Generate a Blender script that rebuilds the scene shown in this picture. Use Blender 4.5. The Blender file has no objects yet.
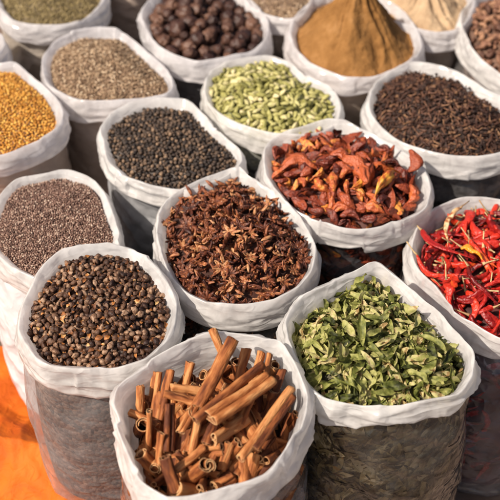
import bpy, math, random
import numpy as np
from mathutils import Vector, Matrix, Euler, noise, Quaternion

R = math.radians
random.seed(11)
rng = np.random.default_rng(11)
sc = bpy.context.scene
COL = sc.collection

# ------------------------------------------------------------------ camera
CAMZ = 1.36
FPX = 933.0            # focal length in pixels of the 500 px photograph
PITCH = R(45)
cam_d = bpy.data.cameras.new('camera')
cam = bpy.data.objects.new('camera', cam_d)
COL.objects.link(cam)
cam.location = (0, 0, CAMZ)
cam.rotation_euler = (R(90) - PITCH, 0, 0)
cam_d.sensor_width = 36
cam_d.lens = 36 * FPX / 500.0
cam_d.clip_start = 0.05
cam_d.clip_end = 200
cam_d.dof.use_dof = True
cam_d.dof.focus_distance = 1.30
cam_d.dof.aperture_fstop = 4.5
sc.camera = cam

# ------------------------------------------------------------------ world and sun
SUN_TO = Vector((-0.68, -0.36, 0.85)).normalized()      # direction towards the sun
elev = math.asin(SUN_TO.z)
azim = math.atan2(SUN_TO.x, SUN_TO.y)
w = bpy.data.worlds.new('World')
sc.world = w
w.use_nodes = True
nt = w.node_tree
nt.nodes.clear()
sky = nt.nodes.new('ShaderNodeTexSky')
sky.sky_type = 'NISHITA'
sky.sun_disc = False
sky.sun_elevation = elev
sky.sun_rotation = azim
sky.dust_density = 5.0
bgn = nt.nodes.new('ShaderNodeBackground')
bgn.inputs['Strength'].default_value = 0.088
wo = nt.nodes.new('ShaderNodeOutputWorld')
nt.links.new(sky.outputs[0], bgn.inputs[0])
nt.links.new(bgn.outputs[0], wo.inputs[0])
sd = bpy.data.lights.new('sun', 'SUN')
sd.energy = 5.0
sd.angle = R(0.5)
sd.color = (1.0, 0.90, 0.78)
so = bpy.data.objects.new('sun', sd)
COL.objects.link(so)
so.location = (-3, -2, 4)
so.rotation_euler = SUN_TO.to_track_quat('Z', 'Y').to_euler()
sc.view_settings.view_transform = 'Standard'
sc.view_settings.look = 'None'
sc.view_settings.exposure = 0.25
sc.view_settings.gamma = 1
sc.cycles.transparent_max_bounces = 8
sc.cycles.max_bounces = 6
sc.cycles.diffuse_bounces = 3
sc.cycles.glossy_bounces = 2
sc.cycles.adaptive_threshold = 0.03

H = 0.36               # height of a bag's rim above the ground


def at(px, py, z):
    """ground-plan point at height z seen at that place of the photograph"""
    s, c = math.sin(PITCH), math.cos(PITCH)
    x = px - 250.0
    y = -(py - 250.0)
    d = Vector((x, FPX * c + y * s, -FPX * s + y * c))
    t = (z - CAMZ) / d.z
    return Vector((d.x * t, d.y * t, z))


# ------------------------------------------------------------------ object helpers
def tag(o, label=None, cat=None, group=None, kind=None):
    if label: o['label'] = label
    if cat: o['category'] = cat
    if group: o['group'] = group
    if kind: o['kind'] = kind
    return o


class P:
    """a piece of geometry kept as arrays"""
    def __init__(s, v, f, m=None):
        s.v = np.array(v, dtype=np.float64).reshape(-1, 3)
        s.tot = np.array([len(q) for q in f], dtype=np.int32)
        s.idx = np.array([i for q in f for i in q], dtype=np.int32)
        s.m = np.zeros(len(f), dtype=np.int32) if m is None else np.array(m, dtype=np.int32)


def join(ps):
    r = P([], [])
    off = 0
    V, T, I, M = [], [], [], []
    for p in ps:
        V.append(p.v); T.append(p.tot); I.append(p.idx + off); M.append(p.m); off += len(p.v)
    r.v = np.concatenate(V); r.tot = np.concatenate(T); r.idx = np.concatenate(I); r.m = np.concatenate(M)
    return r


def to_mesh(name, p, mats, rnd=None, smooth=True):
    me = bpy.data.meshes.new(name)
    me.vertices.add(len(p.v))
    me.vertices.foreach_set('co', p.v.astype(np.float32).ravel())
    me.loops.add(len(p.idx))
    me.loops.foreach_set('vertex_index', p.idx)
    me.polygons.add(len(p.tot))
    st = np.concatenate([[0], np.cumsum(p.tot)[:-1]]).astype(np.int32)
    me.polygons.foreach_set('loop_start', st)
    me.polygons.foreach_set('loop_total', p.tot)
    me.polygons.foreach_set('material_index', p.m)
    me.polygons.foreach_set('use_smooth', np.full(len(p.tot), smooth, dtype=bool))
    for m in mats:
        me.materials.append(m)
    if rnd is not None:
        a = me.attributes.new('rnd', 'FLOAT', 'POINT')
        a.data.foreach_set('value', rnd.astype(np.float32))
    me.update(calc_edges=True)
    me.validate()
    return me


def link(name, me, parent=None):
    o = bpy.data.objects.new(name, me)
    COL.objects.link(o)
    if parent: o.parent = parent
    return o


def merge(protos, xfs):
    """one mesh out of many placed pieces; xfs = [(proto index, Matrix)]"""
    V, T, I, M, RN = [], [], [], [], []
    off = 0
    for k, mt in xfs:
        p = protos[k]
        A = np.array(mt)
        V.append(p.v @ A[:3, :3].T + A[:3, 3])
        T.append(p.tot); I.append(p.idx + off); M.append(p.m)
        RN.append(np.full(len(p.v), random.random()))
        off += len(p.v)
    r = P([], [])
    r.v = np.concatenate(V); r.tot = np.concatenate(T); r.idx = np.concatenate(I); r.m = np.concatenate(M)
    return r, np.concatenate(RN)


# ------------------------------------------------------------------ materials
def newmat(name):
    m = bpy.data.materials.new(name)
    m.use_nodes = True
    n = m.node_tree.nodes
    n.clear()
    return m, n, m.node_tree.links


def ramp(n, stops):
    r = n.new('ShaderNodeValToRGB')
    e = r.color_ramp.elements
    while len(e) < len(stops): e.new(0.5)
    for k, (p, c) in enumerate(stops):
        e[k].position = p
        e[k].color = (c[0], c[1], c[2], 1)
    return r


def rnd_node(n, l):
    a = n.new('ShaderNodeAttribute'); a.attribute_name = 'rnd'
    o = n.new('ShaderNodeObjectInfo')
    s = n.new('ShaderNodeMath'); s.operation = 'ADD'
    l.new(a.outputs['Fac'], s.inputs[0]); l.new(o.outputs['Random'], s.inputs[1])
    f = n.new('ShaderNodeMath'); f.operation = 'FRACT'
    l.new(s.outputs[0], f.inputs[0])
    return f


def piece_mat(name, stops, rough=0.6, nscale=200, namp=0.35, bump=0.3, bscale=None, stretch=None, spec=0.4, transl=None, coat=0):
    """material of spices: colour by a random value per piece, mottled by noise, rough bump"""
    m, n, l = newmat(name)
    out = n.new('ShaderNodeOutputMaterial')
    b = n.new('ShaderNodeBsdfPrincipled')
    f = rnd_node(n, l)
    tc = n.new('ShaderNodeTexCoord')
    mp = n.new('ShaderNodeMapping')
    if stretch: mp.inputs['Scale'].default_value = stretch
    l.new(tc.outputs['Object'], mp.inputs[0])
    nz = n.new('ShaderNodeTexNoise'); nz.inputs['Scale'].default_value = nscale; nz.inputs['Detail'].default_value = 3
    l.new(mp.outputs[0], nz.inputs['Vector'])
    mr = n.new('ShaderNodeMapRange'); mr.inputs[1].default_value = 0.3; mr.inputs[2].default_value = 0.7
    mr.inputs[3].default_value = -namp; mr.inputs[4].default_value = namp
    l.new(nz.outputs[0], mr.inputs[0])
    ad = n.new('ShaderNodeMath'); ad.operation = 'ADD'; ad.use_clamp = True
    l.new(f.outputs[0], ad.inputs[0]); l.new(mr.outputs[0], ad.inputs[1])
    r = ramp(n, stops)
    l.new(ad.outputs[0], r.inputs[0])
    l.new(r.outputs[0], b.inputs['Base Color'])
    b.inputs['Roughness'].default_value = rough
    b.inputs['Specular IOR Level'].default_value = spec
    b.inputs['Coat Weight'].default_value = coat
    b.inputs['Coat Roughness'].default_value = 0.25
    n2 = n.new('ShaderNodeTexNoise'); n2.inputs['Scale'].default_value = bscale or nscale * 2; n2.inputs['Detail'].default_value = 4
    l.new(mp.outputs[0], n2.inputs['Vector'])
    bp = n.new('ShaderNodeBump'); bp.inputs['Strength'].default_value = bump; bp.inputs['Distance'].default_value = 0.002
    l.new(n2.outputs[0], bp.inputs['Height']); l.new(bp.outputs[0], b.inputs['Normal'])
    if transl:
        t = n.new('ShaderNodeBsdfTranslucent'); l.new(r.outputs[0], t.inputs[0])
        mx = n.new('ShaderNodeMixShader'); mx.inputs[0].default_value = transl
        l.new(b.outputs[0], mx.inputs[1]); l.new(t.outputs[0], mx.inputs[2]); l.new(mx.outputs[0], out.inputs[0])
    else:
        l.new(b.outputs[0], out.inputs[0])
    return m


def core_mat(name, c1, c2, scale=180, bump=0.8, rough=0.7):
    """packed grains: cellular colour and relief"""
    m, n, l = newmat(name)
    out = n.new('ShaderNodeOutputMaterial')
    b = n.new('ShaderNodeBsdfPrincipled')
    tc = n.new('ShaderNodeTexCoord')
    v = n.new('ShaderNodeTexVoronoi'); v.inputs['Scale'].default_value = scale
    l.new(tc.outputs['Object'], v.inputs['Vector'])
    sp = n.new('ShaderNodeSeparateColor'); l.new(v.outputs['Color'], sp.inputs[0])
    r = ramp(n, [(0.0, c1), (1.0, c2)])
    nz = n.new('ShaderNodeTexNoise'); nz.inputs['Scale'].default_value = 14; nz.inputs['Detail'].default_value = 5
    l.new(tc.outputs['Object'], nz.inputs['Vector'])
    mx = n.new('ShaderNodeMath'); mx.operation = 'MULTIPLY_ADD'; mx.inputs[1].default_value = 0.8
    l.new(sp.outputs[0], mx.inputs[0])
    mr = n.new('ShaderNodeMapRange'); mr.inputs[1].default_value = 0.3; mr.inputs[2].default_value = 0.7; mr.inputs[3].default_value = 0; mr.inputs[4].default_value = 0.2
    l.new(nz.outputs[0], mr.inputs[0]); l.new(mr.outputs[0], mx.inputs[2])
    l.new(mx.outputs[0], r.inputs[0]); l.new(r.outputs[0], b.inputs['Base Color'])
    b.inputs['Roughness'].default_value = rough
    bp = n.new('ShaderNodeBump'); bp.inputs['Strength'].default_value = bump; bp.inputs['Distance'].default_value = 0.003; bp.invert = True
    l.new(v.outputs['Distance'], bp.inputs['Height']); l.new(bp.outputs[0], b.inputs['Normal'])
    l.new(b.outputs[0], out.inputs[0])
    return m


def crease_nodes(n, l, vec, sc1, sc2, st1=(0.5, 0.5, 1.7), st2=(0.45, 0.45, 1.3)):
    """height field of plastic film: long sharp folds running mostly round the bag, and short fine ones"""
    outs = []
    for k, (sc_, st, rot) in enumerate(((sc1, st1, 0.35), (sc2, st2, -0.5))):
        mp = n.new('ShaderNodeMapping'); mp.inputs['Scale'].default_value = st; mp.inputs['Rotation'].default_value = (rot, rot * 0.7, 0)
        l.new(vec, mp.inputs[0])
        z = n.new('ShaderNodeTexNoise')
        z.inputs['Scale'].default_value = sc_; z.inputs['Detail'].default_value = 1.0; z.inputs['Roughness'].default_value = 0.4; z.inputs['Distortion'].default_value = 0.5
        l.new(mp.outputs[0], z.inputs['Vector'])
        a = n.new('ShaderNodeMath'); a.operation = 'SUBTRACT'; a.inputs[1].default_value = 0.5
        l.new(z.outputs[0], a.inputs[0])
        b = n.new('ShaderNodeMath'); b.operation = 'ABSOLUTE'
        l.new(a.outputs[0], b.inputs[0])
        c = n.new('ShaderNodeMath'); c.operation = 'MULTIPLY_ADD'; c.inputs[1].default_value = -4.0; c.inputs[2].default_value = 1.0
        l.new(b.outputs[0], c.inputs[0])
        outs.append(c)
    h = n.new('ShaderNodeMath'); h.operation = 'MULTIPLY_ADD'; h.inputs[1].default_value = 0.35
    l.new(outs[1].outputs[0], h.inputs[0]); l.new(outs[0].outputs[0], h.inputs[2])
    return h


def rim_mat(name, col=(0.91, 0.885, 0.86), transl=0.50):
    """folded cuff: several layers of milky white plastic film"""
    m, n, l = newmat(name)
    out = n.new('ShaderNodeOutputMaterial')
    tc = n.new('ShaderNodeTexCoord')
    h = crease_nodes(n, l, tc.outputs['Object'], 22, 70)
    bp = n.new('ShaderNodeBump'); bp.inputs['Strength'].default_value = 0.55; bp.inputs['Distance'].default_value = 0.0035
    l.new(h.outputs[0], bp.inputs['Height'])
    nz = n.new('ShaderNodeTexNoise'); nz.inputs['Scale'].default_value = 26; nz.inputs['Detail'].default_value = 4; nz.inputs['Distortion'].default_value = 2.2
    l.new(tc.outputs['Object'], nz.inputs['Vector'])
    r = ramp(n, [(0.36, tuple(c * q for c, q in zip(col, (0.87, 0.86, 0.86)))), (0.46, tuple(c * 0.93 for c in col)), (0.60, col)])
    l.new(nz.outputs[0], r.inputs[0])
    b = n.new('ShaderNodeBsdfPrincipled')
    l.new(r.outputs[0], b.inputs['Base Color'])
    b.inputs['Roughness'].default_value = 0.20
    b.inputs['Specular IOR Level'].default_value = 0.55
    l.new(bp.outputs[0], b.inputs['Normal'])
    t = n.new('ShaderNodeBsdfTranslucent'); l.new(r.outputs[0], t.inputs[0]); l.new(bp.outputs[0], t.inputs['Normal'])
    mx = n.new('ShaderNodeMixShader'); mx.inputs[0].default_value = transl
    l.new(b.outputs[0], mx.inputs[1]); l.new(t.outputs[0], mx.inputs[2])
    # the film is thinner in patches and lets what lies under it through
    n4 = n.new('ShaderNodeTexNoise'); n4.inputs['Scale'].default_value = 20; n4.inputs['Detail'].default_value = 5; n4.inputs['Distortion'].default_value = 1.0
    l.new(tc.outputs['Object'], n4.inputs['Vector'])
    m4 = n.new('ShaderNodeMapRange'); m4.inputs[1].default_value = 0.38; m4.inputs[2].default_value = 0.62; m4.inputs[3].default_value = 0.24; m4.inputs[4].default_value = 0.02
    l.new(n4.outputs[0], m4.inputs[0])
    tp = n.new('ShaderNodeBsdfTransparent')
    mt = n.new('ShaderNodeMixShader'); l.new(m4.outputs[0], mt.inputs[0]); l.new(mx.outputs[0], mt.inputs[1]); l.new(tp.outputs[0], mt.inputs[2])
    l.new(mt.outputs[0], out.inputs[0])
    return m


def shell_mat(name, milk, col=(0.62, 0.60, 0.60), gloss=0.5, bscale=(1, 1, 1), spread=0.18, rough=0.16, bs=0.6):
    """thin clear or milky plastic of a bag's body"""
    m, n, l = newmat(name)
    out = n.new('ShaderNodeOutputMaterial')
    tc = n.new('ShaderNodeTexCoord')
    mp = n.new('ShaderNodeMapping'); mp.inputs['Scale'].default_value = bscale
    l.new(tc.outputs['Object'], mp.inputs[0])
    hh = crease_nodes(n, l, mp.outputs[0], 13, 42, (1, 1, 0.7), (1, 1, 0.9))
    bp = n.new('ShaderNodeBump'); bp.inputs['Strength'].default_value = bs; bp.inputs['Distance'].default_value = 0.005
    l.new(hh.outputs[0], bp.inputs['Height'])
    nz = n.new('ShaderNodeTexNoise'); nz.inputs['Scale'].default_value = 16; nz.inputs['Detail'].default_value = 7; nz.inputs['Roughness'].default_value = 0.65
    l.new(tc.outputs['Object'], nz.inputs['Vector'])
    mr = n.new('ShaderNodeMapRange'); mr.inputs[1].default_value = 0.36; mr.inputs[2].default_value = 0.66
    mr.inputs[3].default_value = max(0, milk - spread); mr.inputs[4].default_value = min(1, milk + spread)
    l.new(nz.outputs[0], mr.inputs[0])
    tr = n.new('ShaderNodeBsdfTransparent'); tr.inputs[0].default_value = (0.95, 0.94, 0.93, 1)
    d = n.new('ShaderNodeBsdfDiffuse'); d.inputs[0].default_value = (*col, 1); l.new(bp.outputs[0], d.inputs['Normal'])
    t = n.new('ShaderNodeBsdfTranslucent'); t.inputs[0].default_value = (*col, 1)
    dt = n.new('ShaderNodeMixShader'); dt.inputs[0].default_value = 0.25
    l.new(d.outputs[0], dt.inputs[1]); l.new(t.outputs[0], dt.inputs[2])
    m1 = n.new('ShaderNodeMixShader'); l.new(mr.outputs[0], m1.inputs[0]); l.new(tr.outputs[0], m1.inputs[1]); l.new(dt.outputs[0], m1.inputs[2])
    fr = n.new('ShaderNodeFresnel'); fr.inputs['IOR'].default_value = 1.45; l.new(bp.outputs[0], fr.inputs['Normal'])
    fm = n.new('ShaderNodeMath'); fm.operation = 'MULTIPLY'; fm.inputs[1].default_value = gloss * 2; fm.use_clamp = True
    l.new(fr.outputs[0], fm.inputs[0])
    g = n.new('ShaderNodeBsdfGlossy'); g.inputs['Roughness'].default_value = rough; l.new(bp.outputs[0], g.inputs['Normal'])
    m2 = n.new('ShaderNodeMixShader'); l.new(fm.outputs[0], m2.inputs[0]); l.new(m1.outputs[0], m2.inputs[1]); l.new(g.outputs[0], m2.inputs[2])
    l.new(m2.outputs[0], out.inputs[0])
    return m


# ------------------------------------------------------------------ geometry of pieces
def skin_rings(rings, close=True):
    """list of rings (each list of points) to a surface, closed at both ends by a fan"""
    v, f = [], []
    n = len(rings[0])
    for r in rings: v += [tuple(p) for p in r]
    for i in range(len(rings) - 1):
        for j in range(n):
            k = (j + 1) % n
            f.append((i * n + j, i * n + k, (i + 1) * n + k, (i + 1) * n + j))
    if close:
        for i, flip in ((0, True), (len(rings) - 1, False)):
            c = np.mean(np.array([tuple(p) for p in rings[i]]), axis=0)
            v.append(tuple(c)); ci = len(v) - 1
            for j in range(n):
                k = (j + 1) % n
                f.append((ci, i * n + k, i * n + j) if flip else (ci, i * n + j, i * n + k))
    return P(v, f)


def pod(L, W, prof, ns=9, nt=8, cs=None, bend=0.0, bend2=0.0, lump=0.0, seed=0, flat=1.0, twist=0.0):
    rings = []
    for i in range(ns):
        s = i / (ns - 1)
        a = bend * (s - 0.5)
        # arc bend in the xz plane, a second one in xy
        x = (s - 0.5) * L
        cz = bend * L * ((s - 0.5) ** 2 - 0.08)
        cy = bend2 * L * math.sin(s * math.pi * 1.3)
        r = W * 0.5 * prof(s)
        ring = []
        for j in range(nt):
            th = 2 * math.pi * j / nt + twist * s
            rr = r * (cs(th, s) if cs else 1)
            if lump:
                q = Vector((x * 1.0 / W * 1.6, math.cos(th), math.sin(th))) + Vector((seed * 7.3, seed, 0))
                rr *= 1 + lump * noise.noise(q * 1.3)
            ring.append((x, cy + rr * math.cos(th), cz + flat * rr * math.sin(th)))
        rings.append(ring)
    return skin_rings(rings)


def ball(d, nu=6, nv=8, lump=0.15, seed=0, sx=1, sy=1, sz=1):
    return pod(d * sx, d, lambda s: max(0.02, math.sqrt(max(0, 1 - (2 * s - 1) ** 2))) * sy if True else 0, ns=nu, nt=nv, lump=lump, seed=seed, flat=sz)


def ball2(d, nu=7, nv=8, lump=0.15, seed=0, sx=1.0, sy=1.0, sz=1.0, freq=1.5):
    rings = []
    for i in range(nu):
        ph = math.pi * (i + 0.12) / (nu - 1 + 0.24)
        ring = []
        for j in range(nv):
            th = 2 * math.pi * j / nv
            q = Vector((math.cos(ph), math.sin(ph) * math.cos(th), math.sin(ph) * math.sin(th)))
            r = d * 0.5 * (1 + lump * noise.noise(q * freq + Vector((seed * 5.1, 0, seed))))
            ring.append((q.x * r * sx, q.y * r * sy, q.z * r * sz))
        rings.append(ring)
    return skin_rings(rings)


def tube(pts, rad, nt=6):
    rings = []
    for i, p in enumerate(pts):
        p = Vector(p)
        a = Vector(pts[max(0, i - 1)]); b = Vector(pts[min(len(pts) - 1, i + 1)])
        d = (b - a).normalized()
        q = d.to_track_quat('X', 'Z')
        r = rad[i] if hasattr(rad, '__len__') else rad
        rings.append([tuple(p + q @ Vector((0, r * math.cos(2 * math.pi * j / nt), r * math.sin(2 * math.pi * j / nt)))) for j in range(nt)])
    return skin_rings(rings)


def grid(nx, ny, fn):
    v, f = [], []
    for i in range(nx):
        for j in range(ny):
            v.append(fn(i / (nx - 1), j / (ny - 1)))
    for i in range(nx - 1):
        for j in range(ny - 1):
            f.append((i * ny + j, (i + 1) * ny + j, (i + 1) * ny + j + 1, i * ny + j + 1))
    return P(v, f)


# ------------------------------------------------------------------ outlines
def catmull(pts, n=8):
    out = []
    k = len(pts)
    for i in range(k):
        p0, p1, p2, p3 = pts[i - 1], pts[i], pts[(i + 1) % k], pts[(i + 2) % k]
        for j in range(n):
            t = j / n
            a = 0.38     # low tension keeps the corners of the real bags
            m1 = (p2 - p0) * a
            m2 = (p3 - p1) * a
            t2, t3 = t * t, t * t * t
            out.append(p1 * (2 * t3 - 3 * t2 + 1) + m1 * (t3 - 2 * t2 + t) + p2 * (-2 * t3 + 3 * t2) + m2 * (t3 - t2))
    return out


class Outline:
    def __init__(s, px, h, seed):
        pts = [at(p[0], p[1], h + (p[2] if len(p) > 2 else 0)) for p in px]
        d = catmull(pts)
        A = np.array([tuple(p) for p in d])
        # area centroid
        x, y = A[:, 0], A[:, 1]
        x2, y2 = np.roll(x, -1), np.roll(y, -1)
        cr = x * y2 - x2 * y
        ar = cr.sum() / 2
        s.cx = ((x + x2) * cr).sum() / (6 * ar)
        s.cy = ((y + y2) * cr).sum() / (6 * ar)
        s.area = abs(ar)
        th = np.arctan2(y - s.cy, x - s.cx)
        r = np.hypot(x - s.cx, y - s.cy)
        o = np.argsort(th)
        s.th = np.concatenate([th[o] - 2 * math.pi, th[o], th[o] + 2 * math.pi])
        s.r = np.tile(r[o], 3)
        s.z = np.tile(A[:, 2][o], 3)
        s.h = h
        s.seed = seed
        s.rm = math.sqrt(s.area / math.pi)

    def R(s, th): return float(np.interp(th, s.th, s.r))
    def Z(s, th): return float(np.interp(th, s.th, s.z))

    def mean_out(s, th):
        """smoother outline, for the lower body"""
        return float(np.mean([np.interp(th + d, s.th, s.r) for d in (-0.5, -0.25, 0, 0.25, 0.5)]))


def nz3(x, y, z): return noise.noise(Vector((x, y, z)))


# ------------------------------------------------------------------ the bags
RIM = rim_mat('white_plastic_cuff')
RIM_COOL = rim_mat('milky_plastic_cuff', (0.86, 0.83, 0.83), 0.50)


def knots(seed, n, amp):
    """random closed polyline over the angle: flat facets that meet in sharp creases"""
    r = random.Random(seed)
    th = sorted(r.uniform(-math.pi, math.pi) for _ in range(n))
    va = [r.uniform(-amp, amp) for _ in range(n)]
    T = [th[-1] - 2 * math.pi] + th + [th[0] + 2 * math.pi]
    V = [va[-1]] + va + [va[0]]
    return lambda a: float(np.interp(a, T, V))


def vor(x, y, z):
    d = noise.voronoi(Vector((x, y, z)))[0]
    return d[0], d[1] - d[0]


def cuff_geo(o, cuff, inner_drop, wr=1.0):
    N = 380
    I = inner_drop
    prof = [(-0.024, -I - 0.02), (-0.0165, -I), (-0.0140, -I * 0.8), (-0.0118, -I * 0.6), (-0.0095, -I * 0.42), (-0.0068, -I * 0.26), (-0.0040, -I * 0.12), (-0.0012, -0.0010), (0.0, 0.0), (0.0012, -0.0010),
            (0.0026, -0.0045)]
    for k in range(1, 14):
        u = k / 13
        prof.append((0.0028 + 0.0058 * math.sin(u * 1.75), -0.0050 - (cuff - 0.005) * u))
    prof += [(0.0072, -cuff - 0.0004), (0.0035, -cuff * 0.97), (-0.002, -cuff * 0.88)]
    no = 10
    v, f = [], []
    sd = o.seed * 3.7
    kr = knots(o.seed * 13 + 1, 15, 0.0035 * wr); kr2 = knots(o.seed * 13 + 2, 22, 0.0045 * wr); kr3 = knots(o.seed * 13 + 3, 19, 0.0028 * wr)
    kz = knots(o.seed * 13 + 4, 13, 0.0045); kc = knots(o.seed * 13 + 5, 11, 0.24); kc2 = knots(o.seed * 13 + 6, 30, 0.045)
    ki = knots(o.seed * 13 + 7, 17, 0.005 * wr)
    for i in range(N):
        th = -math.pi + 2 * math.pi * i / N
        r0 = o.R(th)
        z0 = o.Z(th) + kz(th)
        cx, sx = math.cos(th), math.sin(th)
        cl = 1 + kc(th) + kc2(th)
        a, b_, c_, e_ = kr(th), kr2(th), kr3(th), ki(th)
        for k, (dr, dz) in enumerate(prof):
            outer = k >= no
            if outer:
                u = min(1, -dz / cuff)
                d = dr + a * (1 - u) + (b_ if u < 0.5 else b_ * (1 - u) * 2 + c_ * (u - 0.5) * 2) * min(1, u * 2.5) * 0.8
            else:
                u = min(1, -dz / I)
                d = dr + a * (1 - u) + e_ * u * 0.7
            px_, py_, pz_ = (r0 * cx) * 1.0, (r0 * sx) * 1.0, dz * (cl if outer else 1)
            g = min(1, (abs(dz) + 0.004) / 0.012)
            # diagonal crumples
            q1 = 1 - 2.2 * abs(nz3(px_ * 13 + pz_ * 20 + sd, py_ * 13 + pz_ * 14, pz_ * 42))
            q2 = 1 - 2.2 * abs(nz3(px_ * 30 - pz_ * 30 + sd, py_ * 30 + pz_ * 24, pz_ * 75 + 5))
            d += g * wr * (0.0030 * q1 * abs(q1) + 0.0013 * q2)
            v.append((o.cx + (r0 + d) * cx, o.cy + (r0 + d) * sx, z0 + dz * (cl if outer else 1) + 0.0008 * q2))
    n = len(prof)
    for i in range(N):
        j = (i + 1) % N
        for k in range(n - 1):
            f.append((i * n + k, j * n + k, j * n + k + 1, i * n + k + 1))
    return P(v, f)


def body_r(o, th, t):
    """radius of the bag's body, t = 0 at the rim, 1 at the ground"""
    a = o.R(th); b = o.mean_out(th)
    k = min(1, t * 2.2)
    r = a * (1 - k) + b * k
    return r + o.bulge * math.sin(math.pi * min(1, t * 1.05)) - o.taper * t - (0.02 * max(0, (t - 0.93) / 0.07) ** 2)


def body_geo(o, off=0.0, wr=1.0, top=0.030, N=220, M=110, base=False):
    v, f = [], []
    sd = o.seed * 5.9
    for k in range(M):
        t = k / (M - 1)
        z = (o.h - top) * (1 - t) + 0.004 * (1 if base else 1)
        for i in range(N):
            th = -math.pi + 2 * math.pi * i / N
            cx, sx = math.cos(th), math.sin(th)
            r = body_r(o, th, t) + off - 0.003
            if wr:
                hw = abs(nz3(cx * 1.7, sx * 1.7 + 3, z * 20 + sd + nz3(cx * 2, sx * 2, sd) * 1.4))     # sagging horizontal creases
                big = nz3(cx * 2, sx * 2, z * 7 + sd + 3)
                q1 = 0.9 - abs(nz3(cx * 1.9 + z * 10 + sd, sx * 1.9 + z * 5, z * 16)) * 1.6
                r -= o.sag * max(0, 1 - abs(nz3(cx * 1.3 + sd, sx * 1.3, z * 62 + nz3(cx * 5, sx * 5, z * 9) * 0.9)) * 7) * (0.5 + 0.5 * math.cos(th - o.sagdir))
                r += wr * (0.004 * (hw - 0.25) + 0.0035 * big + 0.005 * (q1 - 0.45)) * min(1, t * 8 + 0.2)
            v.append((o.cx + r * cx + o.lean[0] * t, o.cy + r * sx + o.lean[1] * t, z))
    for k in range(M - 1):
        for i in range(N):
            j = (i + 1) % N
            f.append((k * N + i, (k + 1) * N + i, (k + 1) * N + j, k * N + j))
    # bottom
    f.append(tuple(range((M - 1) * N, M * N)))
    return P(v, f)


def make_bag(o, label, shell, rim=RIM, cuff=0.042, inner=0.030, wr=1.0, bwr=1.0):
    root = bpy.data.objects.new('spice_bag', None)
    COL.objects.link(root)
    root.location = (o.cx, o.cy, 0)
    root.empty_display_size = 0.05
    tag(root, label, 'bag', 'open plastic bags of spices standing together')
    c = cuff_geo(o, cuff, inner, wr)
    c.v[:, 0] -= o.cx; c.v[:, 1] -= o.cy
    link('folded_cuff', to_mesh('folded_cuff', c, [rim]), root)
    b = body_geo(o, wr=bwr)
    b.v[:, 0] -= o.cx; b.v[:, 1] -= o.cy
    link('bag_body', to_mesh('bag_body', b, [shell]), root)
    return root


# ------------------------------------------------------------------ heaps
class Heap:
    def __init__(s, o, edge, mound, power=2.0, peak=(0, 0), inset=0.011, lumps=0.004):
        s.o, s.edge, s.mound, s.power, s.peak, s.inset, s.lumps = o, edge, mound, power, peak, inset, lumps

    def z(s, x, y):
        o = s.o
        dx, dy = x - o.cx, y - o.cy
        th = math.atan2(dy, dx)
        t = min(1.1, math.hypot(dx, dy) / max(0.01, o.R(th) - s.inset))
        base = o.h - s.edge + s.mound * (1 - t ** s.power if t < 1 else 1 - t)
        return base + s.lumps * nz3(x * 22, y * 22, o.seed) * 1.6

    def normal(s, x, y):
        e = 0.006
        return Vector((-(s.z(x + e, y) - s.z(x - e, y)) / (2 * e), -(s.z(x, y + e) - s.z(x, y - e)) / (2 * e), 1)).normalized()

    def inside(s, x, y, m=0.0):
        o = s.o
        dx, dy = x - o.cx, y - o.cy
        return math.hypot(dx, dy) < o.R(math.atan2(dy, dx)) - s.inset - m

    def scatter(s, dmin, m=0.0, tries=30, nmax=100000):
        """dart throwing with a minimum distance"""
        o = s.o
        rr = max(o.r)
        cell = dmin / math.sqrt(2)
        g = {}
        pts = []
        miss = 0
        limit = tries * max(60, int(o.area / dmin ** 2))
        for _ in range(limit):
            x = o.cx + random.uniform(-rr, rr); y = o.cy + random.uniform(-rr, rr)
            if not s.inside(x, y, m): continue
            a, b = int(x // cell), int(y // cell)
            ok = True
            for i in range(a - 2, a + 3):
                for j in range(b - 2, b + 3):
                    q = g.get((i, j))
                    if q and (q[0] - x) ** 2 + (q[1] - y) ** 2 < dmin * dmin:
                        ok = False; break
                if not ok: break
            if ok:
                g[(a, b)] = (x, y); pts.append((x, y))
                if len(pts) >= nmax: break
        return pts

    def core(s, mat_, name, label, cat, extra=None, rnd=None, mats=None, drop=0.004, body_off=-0.011, fine=False):
        """the packed mass in the bag, with merged pieces on top of it"""
        o = s.o
        NR, NT = (70, 160) if fine else (30, 96)
        v, f = [], []
        for i in range(NT):
            th = -math.pi + 2 * math.pi * i / NT
            for k in range(NR):
                r = (o.R(th) - s.inset + 0.004) * (k + 0.001) / (NR - 1)
                x, y = o.cx + r * math.cos(th), o.cy + r * math.sin(th)
                v.append((x, y, s.z(x, y) - drop))
            n0 = NR
            for k in range(24):
                t = k / 23
                z = (o.h - 0.036) * (1 - t) + 0.006
                r = body_r(o, th, t) + body_off - 0.004
                z = min(z, s.z(o.cx + r * math.cos(th), o.cy + r * math.sin(th)) - drop)
                v.append((o.cx + r * math.cos(th) + o.lean[0] * t, o.cy + r * math.sin(th) + o.lean[1] * t, z))
        n = NR + 24
        for i in range(NT):
            j = (i + 1) % NT
            for k in range(n - 1):
                f.append((i * n + k, i * n + k + 1, j * n + k + 1, j * n + k))
        c = P(v, f)
        ml = [mat_]
        rr = np.zeros(len(c.v))
        if extra is not None:
            extra.m = extra.m + 1
            rr = np.concatenate([rr, rnd])
            c = join([c, extra])
            ml += mats
        c.v[:, 0] -= o.cx; c.v[:, 1] -= o.cy
        ob = link(name, to_mesh(name, c, ml, rr))
        ob.location = (o.cx, o.cy, 0)
        tag(ob, label, cat, None, 'stuff')
        return ob


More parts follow.
